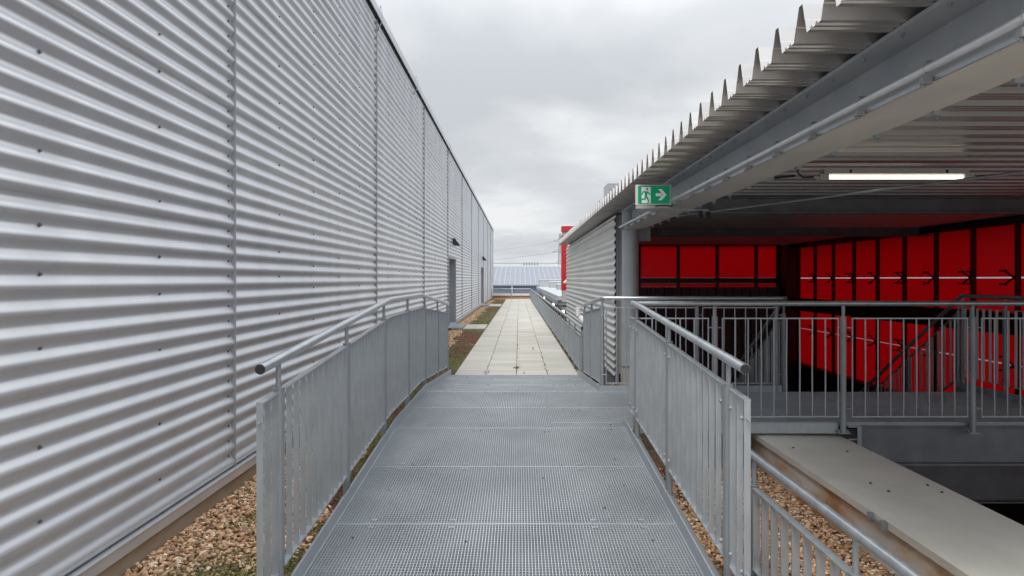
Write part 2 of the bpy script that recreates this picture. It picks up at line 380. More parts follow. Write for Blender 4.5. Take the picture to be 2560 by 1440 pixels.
def grass_tufts():
    v = []; f = []; t = []
    spots = [(-1.78, 4.35, .09), (-1.72, 4.5, .07), (-1.38, 3.55, .1), (-1.3, 3.75, .08), (-1.45, 3.35, .07), (-1.62, 3.2, .05), (-1.30, 9.5, .06), (-1.28, 7.3, .06),
             (1.16, 2.75, .08), (1.13, 3.4, .06), (1.2, 9.5, .06), (1.3, 9.2, .07), (-1.2, 10.2, .07), (-1.33, 5.3, .05), (1.07, 10.7, .05)]
    for (x, y, r) in spots:
        z = GR if (x > 1.05 and y < 6.3) else GZ
        for _ in range(46):
            a = rng.uniform(0, 6.28); d = r*rng.uniform(0, 1)**.6; px, py = x+d*math.cos(a), y+d*math.sin(a)
            h = rng.uniform(.012, .04); b = rng.uniform(0, 6.28); w = .0028; lx, ly = math.cos(b)*h*.9, math.sin(b)*h*.9
            i = len(v); nx, ny = -math.sin(b)*w, math.cos(b)*w
            v += [(px-nx, py-ny, z), (px+nx, py+ny, z), (px+lx*.6+nx, py+ly*.6+ny, z+h*.8), (px+lx, py+ly, z+h)]
            f.append((i, i+1, i+2)); f.append((i, i+2, i+3))
            c = np.array((.10, .17, .03))*rng.uniform(.6, 1.5); t += [c]*4
    np_mesh('grass', np.array(v), np.array(f), M['leaf'], np.array(t), False)
grass_tufts()

def paving():
    v = []; f = []; t = []
    def box(x0, x1, y0, y1, z0, z1, sh, tint):
        i = len(v)
        for z in (z0, z1):
            for (x, y) in ((x0, y0), (x1, y0), (x1, y1), (x0, y1)): v.append((x+sh(y), y, z))
        for q in ((3, 2, 1, 0), (4, 5, 6, 7), (0, 1, 5, 4), (1, 2, 6, 5), (2, 3, 7, 6), (3, 0, 4, 7)): f.append([i+k for k in q])
        t.extend([tint]*8)
    xl0, xl1, xr0, xr1 = -1.042, -.98, .955, .84
    y = RY3+.004; row = 0
    while y < 52:
        y1 = min(y+.5, 52.0); 
        for c in range(4):
            def X(yy, c): k = (yy-RY3)/(52-RY3); a = xl0+(xl1-xl0)*k; b = xr0+(xr1-xr0)*k; return a+(b-a)*c/4
            g_ = .0045; i = len(v); tn = rng.uniform(.90, 1.07); tint = (tn, tn*rng.uniform(.985, 1.01), tn*rng.uniform(.96, 1.0)); zt = rng.uniform(-.0015, .0015)
            for z in (-.06, zt):
                v.extend([(X(y, c)+g_, y+.0015, z), (X(y, c+1)-g_, y+.0015, z), (X(y1, c+1)-g_, y1-.0015, z), (X(y1, c)+g_, y1-.0015, z)])
            for q in ((3, 2, 1, 0), (4, 5, 6, 7), (0, 1, 5, 4), (1, 2, 6, 5), (2, 3, 7, 6), (3, 0, 4, 7)): f.append([i+k for k in q])
            t.extend([tint]*8)
        y = y1; row += 1
    z = lambda y: 0
    for (a, b) in ((20.95, 22.9), (38.2, 41.2)):         # side paths to the two doors
        xs = [-1.74, -1.38, -1.055]
        for k in range(2): box(xs[k]+.004, xs[k+1]-.004, a, b, -.06, .012, z, (1.02, 1.02, 1.0))
    # near landing under the camera
    for k in range(4):
        for j in range(8): box(-1.0+.5*k+.004, -1.0+.5*(k+1)-.004, 2.98-.5*(j+1), 2.98-.5*j-.004, -.06, -.004, z, (1, 1, 1))
    np_mesh('path', np.array(v), np.array(f), M['paver'], np.array(t), False, kind='structure')
paving()

# ------------------------------------------------------------------ corrugated hall on the left
WP, WA = .111, .0135
def sheet(mb, y0, y1, z0, z1, xf, sgn=1, lap=True, ph=None, per=14, rows=8, ny=1, zmin=-9):
    """horizontal corrugations; xf face plane; sgn=+1 faces +X"""
    zs = z0
    if ph is None: ph = z0-.70*WP
    if not lap: rows = 10000
    while zs < z1-.001:
        ze = min(zs+rows*WP, z1); n = max(2, int(round((ze-zs+(.02 if ze < z1 else 0))/WP*per)))
        top = ze+(.02 if ze < z1 else 0)
        if top <= zmin: zs = ze; continue
        prof = []
        for k in range(n+1):
            z = max(zs+(top-zs)*k/n, zmin)
            off = WA*math.cos(2*math.pi*(z-ph)/WP)
            off += (.0045*(1-k/n) if lap else 0)
            prof.append((xf+sgn*(off-WA), z))
        for j in range(ny):
            a = y0+(y1-y0)*j/ny; b = y0+(y1-y0)*(j+1)/ny
            mb.extr(prof, lambda x, z, a=a: (x, a, z), lambda x, z, b=b: (x, b, z), smooth=True)
        zs = ze
def left_hall():
    T = thing('corrugated_hall', 'tall silver hall clad in horizontal corrugated sheets along the left of the path', 'building', (XW, 10, 0))
    seams = [0.0, 5.107, 10.2, 15.3, 20.4, 25.5, 30.6, 35.7, 40.8, 45.9, 51.0, 56.0]
    doors = [(20.66, 22.85), (38.3, 40.75)]
    Z0, Z1, DT = .135, 5.42, 2.17
    c = MB(); prev = -4.9
    for s in seams:
        segs = [(prev, s)]
        for d in doors:
            ns = []
            for sg_ in segs:
                a, b = sg_[:2]
                if len(sg_) == 3 or d[0] >= b or d[1] <= a: ns.append(sg_); continue
                if d[0] > a: ns.append((a, d[0]))
                ns.append((max(a, d[0]), min(b, d[1]), 1))
                if d[1] < b: ns.append((d[1], b))
            segs = ns
        for sg in segs: sheet(c, sg[0]+.004, sg[1]-.004, Z0+.005, Z1, XW, zmin=DT+.03 if len(sg) == 3 else -9)
        prev = s
    c.build('cladding', M['clad'], T)
    for s in seams[:-1]:
        b = MB(); b.box(XW-.03, XW+.011, s-.003, s+.004, Z0+.01, Z1); b.box(XW-.031, XW-.026, s-.03, s+.03, Z0+.01, Z1)
        b.box(XW-.028, XW+.004, s+.011, s+.0135, Z0+.01, Z1)
        b.build('joint_strip', M['strip'], T)
    # body behind the sheets with the door recesses
    w = MB(); ys = [-5, 20.66, 22.85, 38.3, 40.75, 55.97]
    for k in range(5):
        if k % 2 == 0: w.box(-12, XW-.045, ys[k], ys[k+1], -.5, 5.40)
        else: w.box(-12, XW-.30, ys[k], ys[k+1], -.5, DT+.02); w.box(-12, XW-.045, ys[k], ys[k+1], DT+.02, 5.40)
    w.build('wall_core', M['door'], T)
    e = MB(); e.box(XW-.04, XW+.012, 55.985, 56.0, .1, Z1); e.build('corner_trim', M['clad'], T)
    k = MB(); k.box(-12, XW+.05, -5, 56.05, 5.50, 5.56); k.box(XW+.035, XW+.05, -5, 56.05, 5.44, 5.50); k.build('coping', M['clad'], T)
    k = MB(); k.box(XW-.044, XW+.012, -5, 56.0, 5.425, 5.498); k.build('dark_reveal', M['black'], T)
    for a, b_ in ((-5, 20.62), (22.89, 38.26), (40.79, 56.0)):
        k = MB(); k.box(XW-.03, XW+.035, a, b_, .07, .130); k.bar((XW+.030, a, .134), (XW+.030, b_, .134), .02, .006); k.build('base_flashing', M['clad'], T)
    k = MB()
    for a, b_ in ((-5, 20.66), (22.85, 38.3), (40.75, 56.0)): k.box(XW-.04, XW-.012, a, b_, -.6, .069)
    k.build('plinth', M['plinth'], T)
    for (a, b_) in doors:
        D = MB(); D.box(XW-.298, XW-.255, a+.06, b_-.06, .14, DT-.04); D = D.build('door', M['door'], T)
        h = MB(); h.box(XW-.25, XW-.20, (a+b_)/2+.08, (a+b_)/2+.10, 1.14, 1.16); h.bar((XW-.2, (a+b_)/2+.03, 1.15), (XW-.2, (a+b_)/2+.16, 1.15), .015, .02); h.build('handle', M['galv'], D)
        fr = MB(); fr.box(XW-.30, XW+.015, a-.004, a+.05, .10, DT); fr.box(XW-.30, XW+.015, b_-.05, b_+.004, .10, DT); fr.box(XW-.30, XW+.02, a-.03, b_+.03, DT-.001, DT+.045)
        fr.build('door_frame', M['door'], D)
        st = MB(); st.box(XW-.29, XW+.02, a+.02, b_-.02, .04, .10); st.build('threshold', M['galv'], D)
        gr = MB(); n = int((.37)/.045)
        for q in range(n): x = XW+.03+q*.045; gr.bar((x, a+.3, .03), (x, b_+.05, .03), .026, .03)
        gr.box(XW+.02, -1.745, a+.26, a+.30, 0, .045); gr.build('step_grate', M['galv'], T)
    # screws
    pts = []
    z_v = [Z0+.005+WP*(i+.80) for i in range(0, 47)]
    for s in seams[:-1]:
        for i, z in enumerate(z_v):
            pts.append((XW-2*WA, s-.055, z)); pts.append((XW-2*WA, s+.05, z))
    y = .96
    rows = [i for i in range(0, 47)]
    kk = 0
    for s0, s1 in zip([0]+seams[1:-1], seams[1:]):
        for j in range(1, 5):
            yy = s0+(s1-s0)*j/5
            pat = [3, 5, 3, 2]; i = 1+(j % 2); q = 0
            while i < 47:
                if not any(a-.05 < yy < b_+.05 and z_v[i] < DT+.1 for a, b_ in doors): pts.append((XW-2*WA, yy, z_v[i]))
                i += pat[q % 4]-1 if pat[q % 4] > 3 else pat[q % 4]; q += 1
    pts = [p for p in pts if p[1] > 2.3]
    pts.sort(key=lambda p: p[1]+abs(p[2]-2)*.3)
    first, rest = pts[:100], pts[100:]
    sc0 = MB(); sc0.bolt((0, 0, 0), (1, 0, 0), .0072, .013); me = None
    for p in first:
        if me is None:
            o = sc0.build('screw', M['screw'], None); me = o.data; 
        else:
            o = bpy.data.objects.new('screw', me); COL.objects.link(o)
        o.parent = T; o.location = Vector(p)-Vector(T.location); ORG[o.name] = Vector(p)
    r = MB()
    for p in rest:
        if p[1] < 16: r.bolt(p, (1, 0, 0), .0075, .013)
        else: r.hexa([(p[0], p[1]-.008, p[2]-.008), (p[0]+.01, p[1]-.008, p[2]-.008), (p[0]+.01, p[1]+.008, p[2]-.008), (p[0], p[1]+.008, p[2]-.008), (p[0], p[1]-.008, p[2]+.008), (p[0]+.01, p[1]-.008, p[2]+.008), (p[0]+.01, p[1]+.008, p[2]+.008), (p[0], p[1]+.008, p[2]+.008)])
    r.build('screws', M['screw'], T, kind='stuff')
    for y in (10.25, 13.8, 20.45, 30.6, 37.0):
        h = MB(); h.tube([(XW+.02, y, 5.30), (XW+.07, y, 5.40), (XW+.07, y, 5.62), (XW+.05, y+.03, 5.66), (XW+.03, y+.05, 5.60), (XW+.03, y+.05, 5.52)], .006, 6); h.box(XW-.01, XW+.03, y-.03, y+.03, 5.27, 5.32)
        h.build('wire_hook', M['galv'], T)
left_hall()
for i, (y, lab) in enumerate(((21.9, 'black wedge-shaped wall lamp above the nearer grey door of the hall'), (39.6, 'black wedge-shaped wall lamp above the farther grey door of the hall'))):
    T = thing('wall_lamp', lab, 'wall lamp', (XW, y, 2.6), 'lamps above the doors')
    MB().box(XW, XW+.03, y-.05, y+.05, 2.64, 2.84).build('back_plate', M['black'], T)
    b = MB(); b.hexa([(XW+.03, y-.09, 2.60), (XW+.24, y-.09, 2.60), (XW+.24, y+.09, 2.60), (XW+.03, y+.09, 2.60), (XW+.03, y-.04, 2.84), (XW+.07, y-.04, 2.84), (XW+.07, y+.04, 2.84), (XW+.03, y+.04, 2.84)])
    b.build('shade', M['black'], T)

# ------------------------------------------------------------------ steel walkway: ramps and platform
XL, XE = -1.093, .935
PX1 = 5.36                     # right end of the platform
def grating(mb, x0, x1, y0, y1, zf, px=.0172, py=.028):
    h = .028; t = .0032
    nx = int((x1-x0)/px); ny = int((y1-y0)/py)
    for k in range(nx+1):
        x = x0+.002+(x1-x0-.004)*k/nx
        mb.hexa([(x-t/2, y0, zf(y0)-h), (x+t/2, y0, zf(y0)-h), (x+t/2, y1, zf(y1)-h), (x-t/2, y1, zf(y1)-h), (x-t/2, y0, zf(y0)), (x+t/2, y0, zf(y0)), (x+t/2, y1, zf(y1)), (x-t/2, y1, zf(y1))])
    for k in range(ny+1):
        y = y0+.002+(y1-y0-.004)*k/ny; z = zf(y)+.0006
        e = k in (0, ny); tt = .008 if e else t
        mb.box(x0, x1, y-tt/2, y+tt/2, z-(.030 if e else .020), z+(.0015 if e else 0))
    for x in (x0+.0015, x1-.0015):
        mb.hexa([(x-.0018, y0, zf(y0)-.03), (x+.0018, y0, zf(y0)-.03), (x+.0018, y1, zf(y1)-.03), (x-.0018, y1, zf(y1)-.03), (x-.0018, y0, zf(y0)+.001), (x+.0018, y0, zf(y0)+.001), (x+.0018, y1, zf(y1)+.001), (x-.0018, y1, zf(y1)+.001)])
WALK = thing('steel_walkway', 'galvanised grating walkway with ramps and a wide platform reaching under the canopy', 'walkway', (0, 3.05, 0))
def walkway():
    T = WALK; g = .004
    ys = [RY0, 4.074, 5.06, RY1]
    for k in range(3): m = MB(); grating(m, XL, XE, ys[k]+g, ys[k+1]-g, deck); m.build('grating_panel', M['grate'], T)
    xs = [XL, .29, 1.85, 3.4, PX1]; yp = [6.06, 7.01, RY2]
    for i in range(4):
        for j in range(2):
            y0 = yp[j]+g
            if i == 0 and j == 0: y0 = RY1+g
            if i == 1 and j == 0:
                y0 = 6.28+g; m = MB(); grating(m, .29+g, XE, RY1+g, 6.28-g, deck); m.build('grating_panel', M['grate'], T)
            if i > 1 and j == 0: y0 = 6.28+g
            m = MB(); grating(m, xs[i]+g, xs[i+1]-g, y0, yp[j+1]-g, deck); m.build('grating_panel', M['grate'], T)
    yf = [RY2, 8.96, 9.95, RY3]
    for k in range(3): m = MB(); grating(m, XL, XE, yf[k]+g, yf[k+1]-g, deck); m.build('grating_panel', M['grate'], T)
    for yq in (4.074, 5.06, RY1, 7.01, RY2, 8.96, 9.95):
        for xq in (XL+.22, -.4, .45, XE-.2):
            for dy in (-.05, .05):
                m = MB(); zz = deck(yq+dy); m.box(xq-.016, xq+.016, yq+dy-.012, yq+dy+.012, zz+.001, zz+.005); m.bolt((xq, yq+dy, zz+.005), (0, 0, 1), .005, .005)
                m.build('fixing_clip', M['galv'], T)
    # kick plates (upright flats) and side channels
    def kick(pts, h=.085, t=.006, name='kick_plate'):
        m = MB()
        for a, b in zip(pts[:-1], pts[1:]):
            A = Vector(a); B = Vector(b); d = (B-A); d.z = 0; d.normalize(); s = Vector((-d.y, d.x, 0))*t/2
            m.hexa([A-s-Vector((0, 0, .035)), B-s-Vector((0, 0, .035)), B+s-Vector((0, 0, .035)), A+s-Vector((0, 0, .035)), A-s+Vector((0, 0, h)), B-s+Vector((0, 0, h)), B+s+Vector((0, 0, h)), A+s+Vector((0, 0, h))])
        m.build(name, M['galv'], T)
    P = lambda x, y: (x, y, deck(y))
    kick([P(XL-.004, RY0), P(XL-.004, RY1)]); kick([P(XL-.004, RY1+.002), P(XL-.004, RY2)]); kick([P(XL-.004, RY2+.002), P(XL-.004, RY3+.05)])
    kick([P(XE+.004, RY0), P(XE+.004, 5.06-.003)]); kick([P(XE+.004, 5.06), P(XE+.004, 6.12)]); kick([P(XE+.004, 6.123), P(XE+.09, 6.123)])
    kick([P(XE+.004, RY3+.05), P(XE+.004, RY2)], .08); kick([P(XE+.004, RY2+.002), P(3.07, RY2+.002)], .075)
    kick([P(PX1+.004, 6.2), P(PX1+.004, RY2+.4)], .09)
    # side channels under the fence posts
    for x0, x1, y0, y1 in ((XL-.105, XL-.010, RY0, RY3), (XE+.010, XE+.115, RY0, 6.11), (XE+.010, XE+.10, RY2+.06, RY3)):
        m = MB(); ysb = [y0]+[q for q in (RY1, RY2) if y0 < q < y1]+[y1]
        for a, b in zip(ysb[:-1], ysb[1:]):
            for (xa, xb, za, zb) in ((x0, x1, -.062, -.054), ((x0, x0+.008, -.16, -.0625) if x0 < 0 else (x1-.008, x1, -.16, -.0625))):
                m.hexa([(xa, a, deck(a)+za), (xb, a, deck(a)+za), (xb, b, deck(b)+za), (xa, b, deck(b)+za), (xa, a, deck(a)+zb), (xb, a, deck(a)+zb), (xb, b, deck(b)+zb), (xa, b, deck(b)+zb)])
        m.build('side_channel', M['galvdull'], T)
    # bearers
    for y in (3.4, 4.2, 5.1, 6.05, 7.0, 7.95, 9.0, 10.0): m = MB(); m.bar((XL, y, deck(y)-.075), (XE if y < 6.5 or y > 8 else PX1, y, deck(y)-.075), .05, .08); m.build('cross_bearer', M['galvdull'], T)
    # fascia channel at the platform's front edge and deep beams beneath it
    m = MB(); m.box(XE+.12, 2.93, 6.262, 6.270, .122, .214); m.box(XE+.12, 2.93, 6.2705, 6.30, .120, .1265); m.build('edge_channel', M['galv'], T)
    def ibeam(name, y, x0, x1, zt, h, w, mt):
        m = MB(); m.box(x0, x1, y-w/2, y+w/2, zt-.014, zt); m.box(x0, x1, y-w/2, y+w/2, zt-h, zt-h+.014); m.box(x0, x1, y-.005, y+.005, zt-h+.0142, zt-.0142); return m.build(name, mt, T)
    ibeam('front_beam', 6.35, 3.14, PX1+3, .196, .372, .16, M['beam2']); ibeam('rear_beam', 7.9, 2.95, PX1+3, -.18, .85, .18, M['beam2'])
    m = MB(); m.box(3.10, 3.138, 6.255, 6.261, -.06, .19); m.box(3.02, 3.138, 6.262, 6.35, .175, .19); m.box(3.02, 3.138, 6.262, 6.35, .06, .072); m.box(3.13, 3.138, 6.2625, 6.35, .0725, .1745)
    m.box(3.02, 3.028, 6.2625, 6.35, -.06, .0595); m.build('end_bracket', M['galvdull'], T)
    m = MB(); m.box(PX1, PX1+.07, 6.2, 8.4, .03, .21); m.build('end_channel', M['galvdull'], T)
    m = MB(); m.box(2.935, PX1, 6.262, 6.268, .198, .214); m.build('edge_flat', M['galvdull'], T)
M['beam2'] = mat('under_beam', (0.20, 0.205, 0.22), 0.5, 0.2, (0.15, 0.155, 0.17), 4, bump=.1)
walkway()

# ------------------------------------------------------------------ railings
class Line:
    def __init__(s, pts):
        s.p = [Vector(q) for q in pts]; s.c = [0]
        for a, b in zip(s.p[:-1], s.p[1:]): s.c.append(s.c[-1]+math.hypot(b.x-a.x, b.y-a.y))
    def at(s, d):
        for k in range(len(s.p)-1):
            if d <= s.c[k+1]+1e-9 or k == len(s.p)-2:
                t = (d-s.c[k])/(s.c[k+1]-s.c[k]); return s.p[k].lerp(s.p[k+1], t)
    def dir(s, d):
        a = s.at(max(0, d-.01)); b = s.at(min(s.c[-1], d+.01)); v = b-a; v.z = 0; return v.normalized()
    def cut(s, a, b):
        return [s.at(a)]+[s.p[k] for k in range(1, len(s.p)-1) if a+.01 < s.c[k] < b-.01]+[s.at(b)]
def railing(label, pts, posts, rail=(0, None), rh=1.12, pt=.985, pb=.13, style='flat', pitch=.107, face=.0295, r=.0242, post_r=.024, base=-.055,
            panels=None, cap='rubber', gap=.035, mat_p='galv', plate=True, post_up=True, sideoff=None, cat='railing', name='railing', group=None, mrail='galvrail'):
    L = Line(pts); up = Vector((0, 0, 1)); p0 = L.at(0)
    T = thing(name, label, cat, (p0.x, p0.y, p0.z), group)
    r0, r1 = rail[0], (L.c[-1] if rail[1] is None else rail[1])
    def ext(d):                       # extrapolate past the ends
        if d < 0: return L.at(0)-(L.at(.2)-L.at(0))/.2*(-d)
        if d > L.c[-1]: e = L.c[-1]; return L.at(e)+(L.at(e)-L.at(e-.2))/.2*(d-e)
        return L.at(d)
    rp = [ext(r0)]+[L.p[k] for k in range(len(L.p)) if r0+.02 < L.c[k] < r1-.02]+[ext(r1)]
    rp = [q+up*rh for q in rp]
    # soften kinks
    sp = [rp[0]]
    for k in range(1, len(rp)-1):
        a, b, c = rp[k-1], rp[k], rp[k+1]; d1 = (a-b).normalized()*.06; d2 = (c-b).normalized()*.06
        if (a-b).normalized().dot((c-b).normalized()) < -.5: sp += [b+d1, b.lerp((b+d1+b+d2)/2, .5), b+d2]
        else: sp += [b+d1*.6, b.lerp((b+d1+b+d2)/2, .4), b+d2*.6]
    sp.append(rp[-1])
    R_ = MB().tube(sp, r, 20).build('handrail', M[mrail], T)
    if cap:
        for e, q in ((rp[0], rp[1]), (rp[-1], rp[-2])):
            d = (e-q).normalized(); MB().tube([e, e+d*.004], r*.93, 20).build('end_cap', M[cap], R_)
    for d in posts:
        p = L.at(d); m = MB(); b0 = p+up*base; tp = p+up*(pt+.012)
        m.tube([b0, tp], post_r, 14); m.tube([tp, tp+up*.004], post_r+.003, 14); m.tube([tp, p+up*(rh-r*.6)], .0125 if post_r < .026 else .015, 10)
        if plate:
            dv = L.dir(d)*.05; sd_ = Vector((-dv.y, dv.x, 0)).normalized()*.035
            m.hexa([b0-dv-sd_, b0+dv-sd_, b0+dv+sd_, b0-dv+sd_, b0-dv-sd_+up*.01, b0+dv-sd_+up*.01, b0+dv+sd_+up*.01, b0-dv+sd_+up*.01])
            for s_ in (-1, 1): m.bolt(b0+dv*.78*s_+up*.01, (0, 0, 1), .008, .022)
        m.build('post', M['galvdull'], T)
    if panels is None:
        pp = list(posts); panels = list(zip(pp[:-1], pp[1:]))
        panels = [(a+gap, b-gap) for a, b in panels]
    for (a, b) in panels:
        m = MB(); cp = L.cut(a, b)
        for q0, q1 in zip(cp[:-1], cp[1:]):
            dv = (q1-q0).normalized()
            if style == 'flat':
                m.bar(q0+up*pt, q1+up*pt, face+.004, .008); m.bar(q0+up*pb, q1+up*pb, face+.004, .008)
            else:
                m.bar(q0+up*pt, q1+up*pt, .012, .012); m.bar(q0+up*pb, q1+up*pb, .012, .012)
        n = max(2, int(round((b-a)/pitch)))
        for k in range(n+1):
            d = a+.005+(b-a-.01)*k/n; p = L.at(d); v = L.dir(d); s_ = Vector((-v.y, v.x, 0))
            z0 = p+up*(pb+.004); z1 = p+up*(pt-.004)
            if style == 'flat':
                h1, h2 = s_*face/2, v*.004
                m.hexa([z0-h1-h2, z0+h1-h2, z0+h1+h2, z0-h1+h2, z1-h1-h2, z1+h1-h2, z1+h1+h2, z1-h1+h2])
            else: 
                w = (rng.uniform(-.004, .004) if k not in (0, n) else 0)
                m.tube([z0, z0.lerp(z1, .5)+v*w, z1], .0068, 8)
        for (q, h) in ((a, pt-.085), (b, pt-.085), (a, pb+.07), (b, pb+.07)):    # fixing pins to the posts
            p = L.at(q); v = L.dir(q); sg = -1 if q == a else 1
            m.tube([p+up*h, p+up*h+v*sg*(gap*.75)], .006, 6)
            if style == 'flat': m.bolt(p+up*h-v*sg*.03+Vector((-v.y, v.x, 0))*(face/2), (-v.y, v.x, 0), .009, .01); 
        m.build('picket_panel', M[mat_p], T)
    return T
def DP(x, y): return (x, y, deck(y))
railing('long galvanised railing with flat pickets on the left side of the ramp and platform', [DP(-1.15, y) for y in (3.02, RY1, RY2, 11.03)],
        [y-3.02 for y in (3.26, 4.55, 5.80, 7.03, 8.30, 9.60, 10.88)], rail=(0.01, None), rh=1.135,
        panels=[(.005, .20), (.28, 1.49), (1.57, 2.74), (2.82, 3.97), (4.05, 5.24), (5.32, 6.54), (6.62, 7.82)])
railing('galvanised railing with flat pickets on the right side of the near ramp', [(1.03, 3.08, deck(3.08)), (1.03, RY1, DZ-.018), (1.03, 6.3, DZ-.018)],
        [y-3.08 for y in (3.36, 4.69, 5.97)], rail=(.03, 3.11), rh=1.12, pitch=.123,
        panels=[(.0, .22), (.32, 1.57), (1.65, 2.85), (2.93, 3.19)])
railing('galvanised platform railing with thin round bars facing the camera above the cream coping', [(1.06, 6.228, DZ), (6.6, 6.228, DZ)],
        [x-1.06 for x in (1.785, 2.957, 4.137, 5.31)], rh=1.098, pt=.962, pb=.066, style='round', pitch=.12, post_r=.0265, r=.0245, base=-.085, cap=None, rail=(-.02, None),
        panels=[(.02, .67), (.79, 1.855), (1.975, 3.035), (3.155, 4.22), (4.34, 5.5)], gap=.06)
railing('galvanised railing around the rear left corner of the platform beside the round pillar', [(.975, 10.2, deck(10.2)), (.975, RY2+.02, DZ), (3.09, RY2+.02, DZ)],
        [.03, 1.0, 2.18, 3.31, 4.24], rh=1.095, pt=.985, pb=.10, style='flat', pitch=.115, base=-.05, rail=(.0, None),
        panels=[(.05, .97), (1.03, 2.15)], gap=.03)
def back_infill():
    T = thing('railing_infill', 'thin round bar infill panels along the rear edge of the platform beside the round pillar', 'railing', (1.0, 8.0, DZ))
    for a, b in ((1.02, 2.07), (2.15, 3.03)):
        m = MB(); y = RY2+.02; z0, z1 = DZ+.10, DZ+.985
        m.bar((a, y, z1), (b, y, z1), .012, .012); m.bar((a, y, z0), (b, y, z0), .012, .012)
        n = int(round((b-a)/.12))
        for k in range(n+1): x = a+(b-a)*k/n; m.cyl(x, y, z0, z1, .0066, 8)
        for h in (.2, .9):
            m.tube([(a, y, DZ+h), (a-.05, y, DZ+h)], .006, 6); m.tube([(b, y, DZ+h), (b+.05, y, DZ+h)], .006, 6)
        m.build('picket_panel', M['galv'], T)
back_infill()
railing('dark galvanised railing along the right end of the platform beside the stair head', [(5.41, 6.3, DZ), (5.41, 8.35, DZ)],
        [.15, 1.29, 2.02], rh=1.115, pt=.975, pb=.13, style='flat', pitch=.12, base=-.01, cap=None, gap=.03)

# staircase going down and away from the platform
def stair():
    T = thing('staircase', 'dark steel staircase going down behind the platform towards the red facade', 'staircase', (4.2, 8.1, DZ))
    n = 14; rise, run = .175, .28
    for sx in (3.14, 5.36):
        m = MB(); m.bar((sx, 8.0, DZ-.10), (sx, 8.0+n*run, DZ-.10-n*rise), .012, .26, side=(1, 0, 0)); m.build('stringer', M['darksteel'], T)
    for k in range(n):
        m = MB(); z = DZ-(k+1)*rise; y = 8.02+k*run; m.box(3.16, 5.34, y, y+.27, z-.03, z); m.build('tread', M['darksteel'], T)
stair()
for x, lab, p in ((3.12, 'sloping stair railing going down on the left side of the staircase', [0.05, 1.15, 2.35]), (5.40, 'sloping stair railing going down on the right side of the staircase', [0.03, 1.1, 2.2, 3.4])):
    s = .62
    L0 = [(x, 8.36 if x > 5 else 8.0, DZ), (x, 12.2, DZ-(12.2-8.2)*s)]
    railing(lab, [L0[0], L0[1]], p, rh=1.10, pt=.93, pb=.12, style='flat', pitch=.12, face=.03, base=-.1, cap=None, gap=.03, plate=False, mat_p='galvdull')

# low fences
railing('low galvanised fence with flat pickets running along the right edge of the paved path', [(1.0, 10.8, 0), (.865, 52, 0)],
        [.1+1.29*k for k in range(32)], rh=.766, pt=.62, pb=.06, pitch=.11, face=.03, base=-.05, plate=False, cap='black', group=None, cat='fence', name='low_fence')
railing('low galvanised fence across the far end of the paved path', [(-2.1, 52.1, 0), (.865, 52.1, 0)],
        [.0, 1.5, 2.93], rh=.766, pt=.60, pb=.08, pitch=.6, style='round', base=-.05, plate=False, cap=None, cat='fence', name='low_fence')
railing('low galvanised fence with flat pickets on the gravel at the lower right', [(1.37, 4.06, GR), (1.37, .6, GR)],
        [.08, 1.28, 2.5], rh=.705, pt=.525, pb=.06, pitch=.14, face=.04, base=.0, cap='galvrail', cat='fence', name='low_fence', rail=(0, None),
        panels=[(.11, 1.24), (1.32, 2.46)])

# ------------------------------------------------------------------ parapet with cream coping
def parapet():
    T = thing('parapet', 'low parapet with pale cream metal coping and rust stained side beside the gravel', 'parapet', (2.5, 3, GR))
    m = MB(); m.hexa([(2.18, -4, -.9), (2.9, -4, -.9), (2.9, 8, -.9), (2.18, 8, -.9), (2.22, -4, .052), (2.9, -4, .052), (2.9, 8, .052), (2.22, 8, .052)]); m.build('upstand', M['rust'], T)
    for a, b in ((-4, .8), (.804, 4.7), (4.704, 8.0)):
        m = MB(); prof = [(2.185, .052), (2.185, .098), (2.27, .104), (2.96, .092), (2.96, .03), (2.95, .03), (2.95, .08), (2.275, .092), (2.195, .086), (2.195, .052)]
        m.extr(prof, lambda x, z: (x, a, z), lambda x, z: (x, b, z), closed=True); 
        m.build('coping', M['cream'], T)
    m = MB(); m.box(2.165, 2.183, 4.07, 4.20, .058, .074); m.box(2.150, 2.183, 4.05, 4.07, .045, .100); m.box(2.150, 2.183, 4.20, 4.22, .045, .100); m.build('bracket', M['galvdull'], T)
    for (x, y) in ((2.50, 4.62), (2.47, 4.8), (2.86, 4.62), (2.86, 4.78), (2.62, 3.45), (2.74, 5.7), (2.33, 5.8)):
        m = MB(); m.bolt((x, y, .100-(x-2.27)*.0174), (0, 0, 1), .008, .012); m.build('screw', M['darksteel'], T)
parapet()
def debris():
    v, f, t = [], [], []
    N = 70; x = rng.normal(2.72, .09, N); y = rng.normal(2.95, .12, N)
    p = np.stack([x, y, .100-(x-2.27)*.0174], 1); a = scatter(p, rng.uniform(.0015, .005, N), .7, np.full((N, 3), .035), 0)
    M2 = 60; xx = rng.uniform(XL+.1, XE-.1, M2); yy = rng.uniform(3.3, 10.8, M2)
    pp = np.stack([xx, yy, np.array([deck(q) for q in yy])+.003], 1); b = scatter(pp, rng.uniform(.003, .009, M2), .5, np.tile(np.array([[.05, .045, .025]]), (M2, 1)), 0)
    M3 = 150; yy = 11+40*rng.uniform(0, 1, M3)**1.8; cx = rng.choice([-.53, -.03, .45, .93], M3)+rng.normal(0, .02, M3)
    pp = np.stack([cx, yy, np.full(M3, .003)], 1); c = scatter(pp, rng.uniform(.004, .016, M3), .5, np.tile(np.array([[.06, .075, .02]]), (M3, 1)), 0)
    v, f, t = join([a, b, c]); np_mesh('debris', v, f, M['leaf'], t, False)
debris()
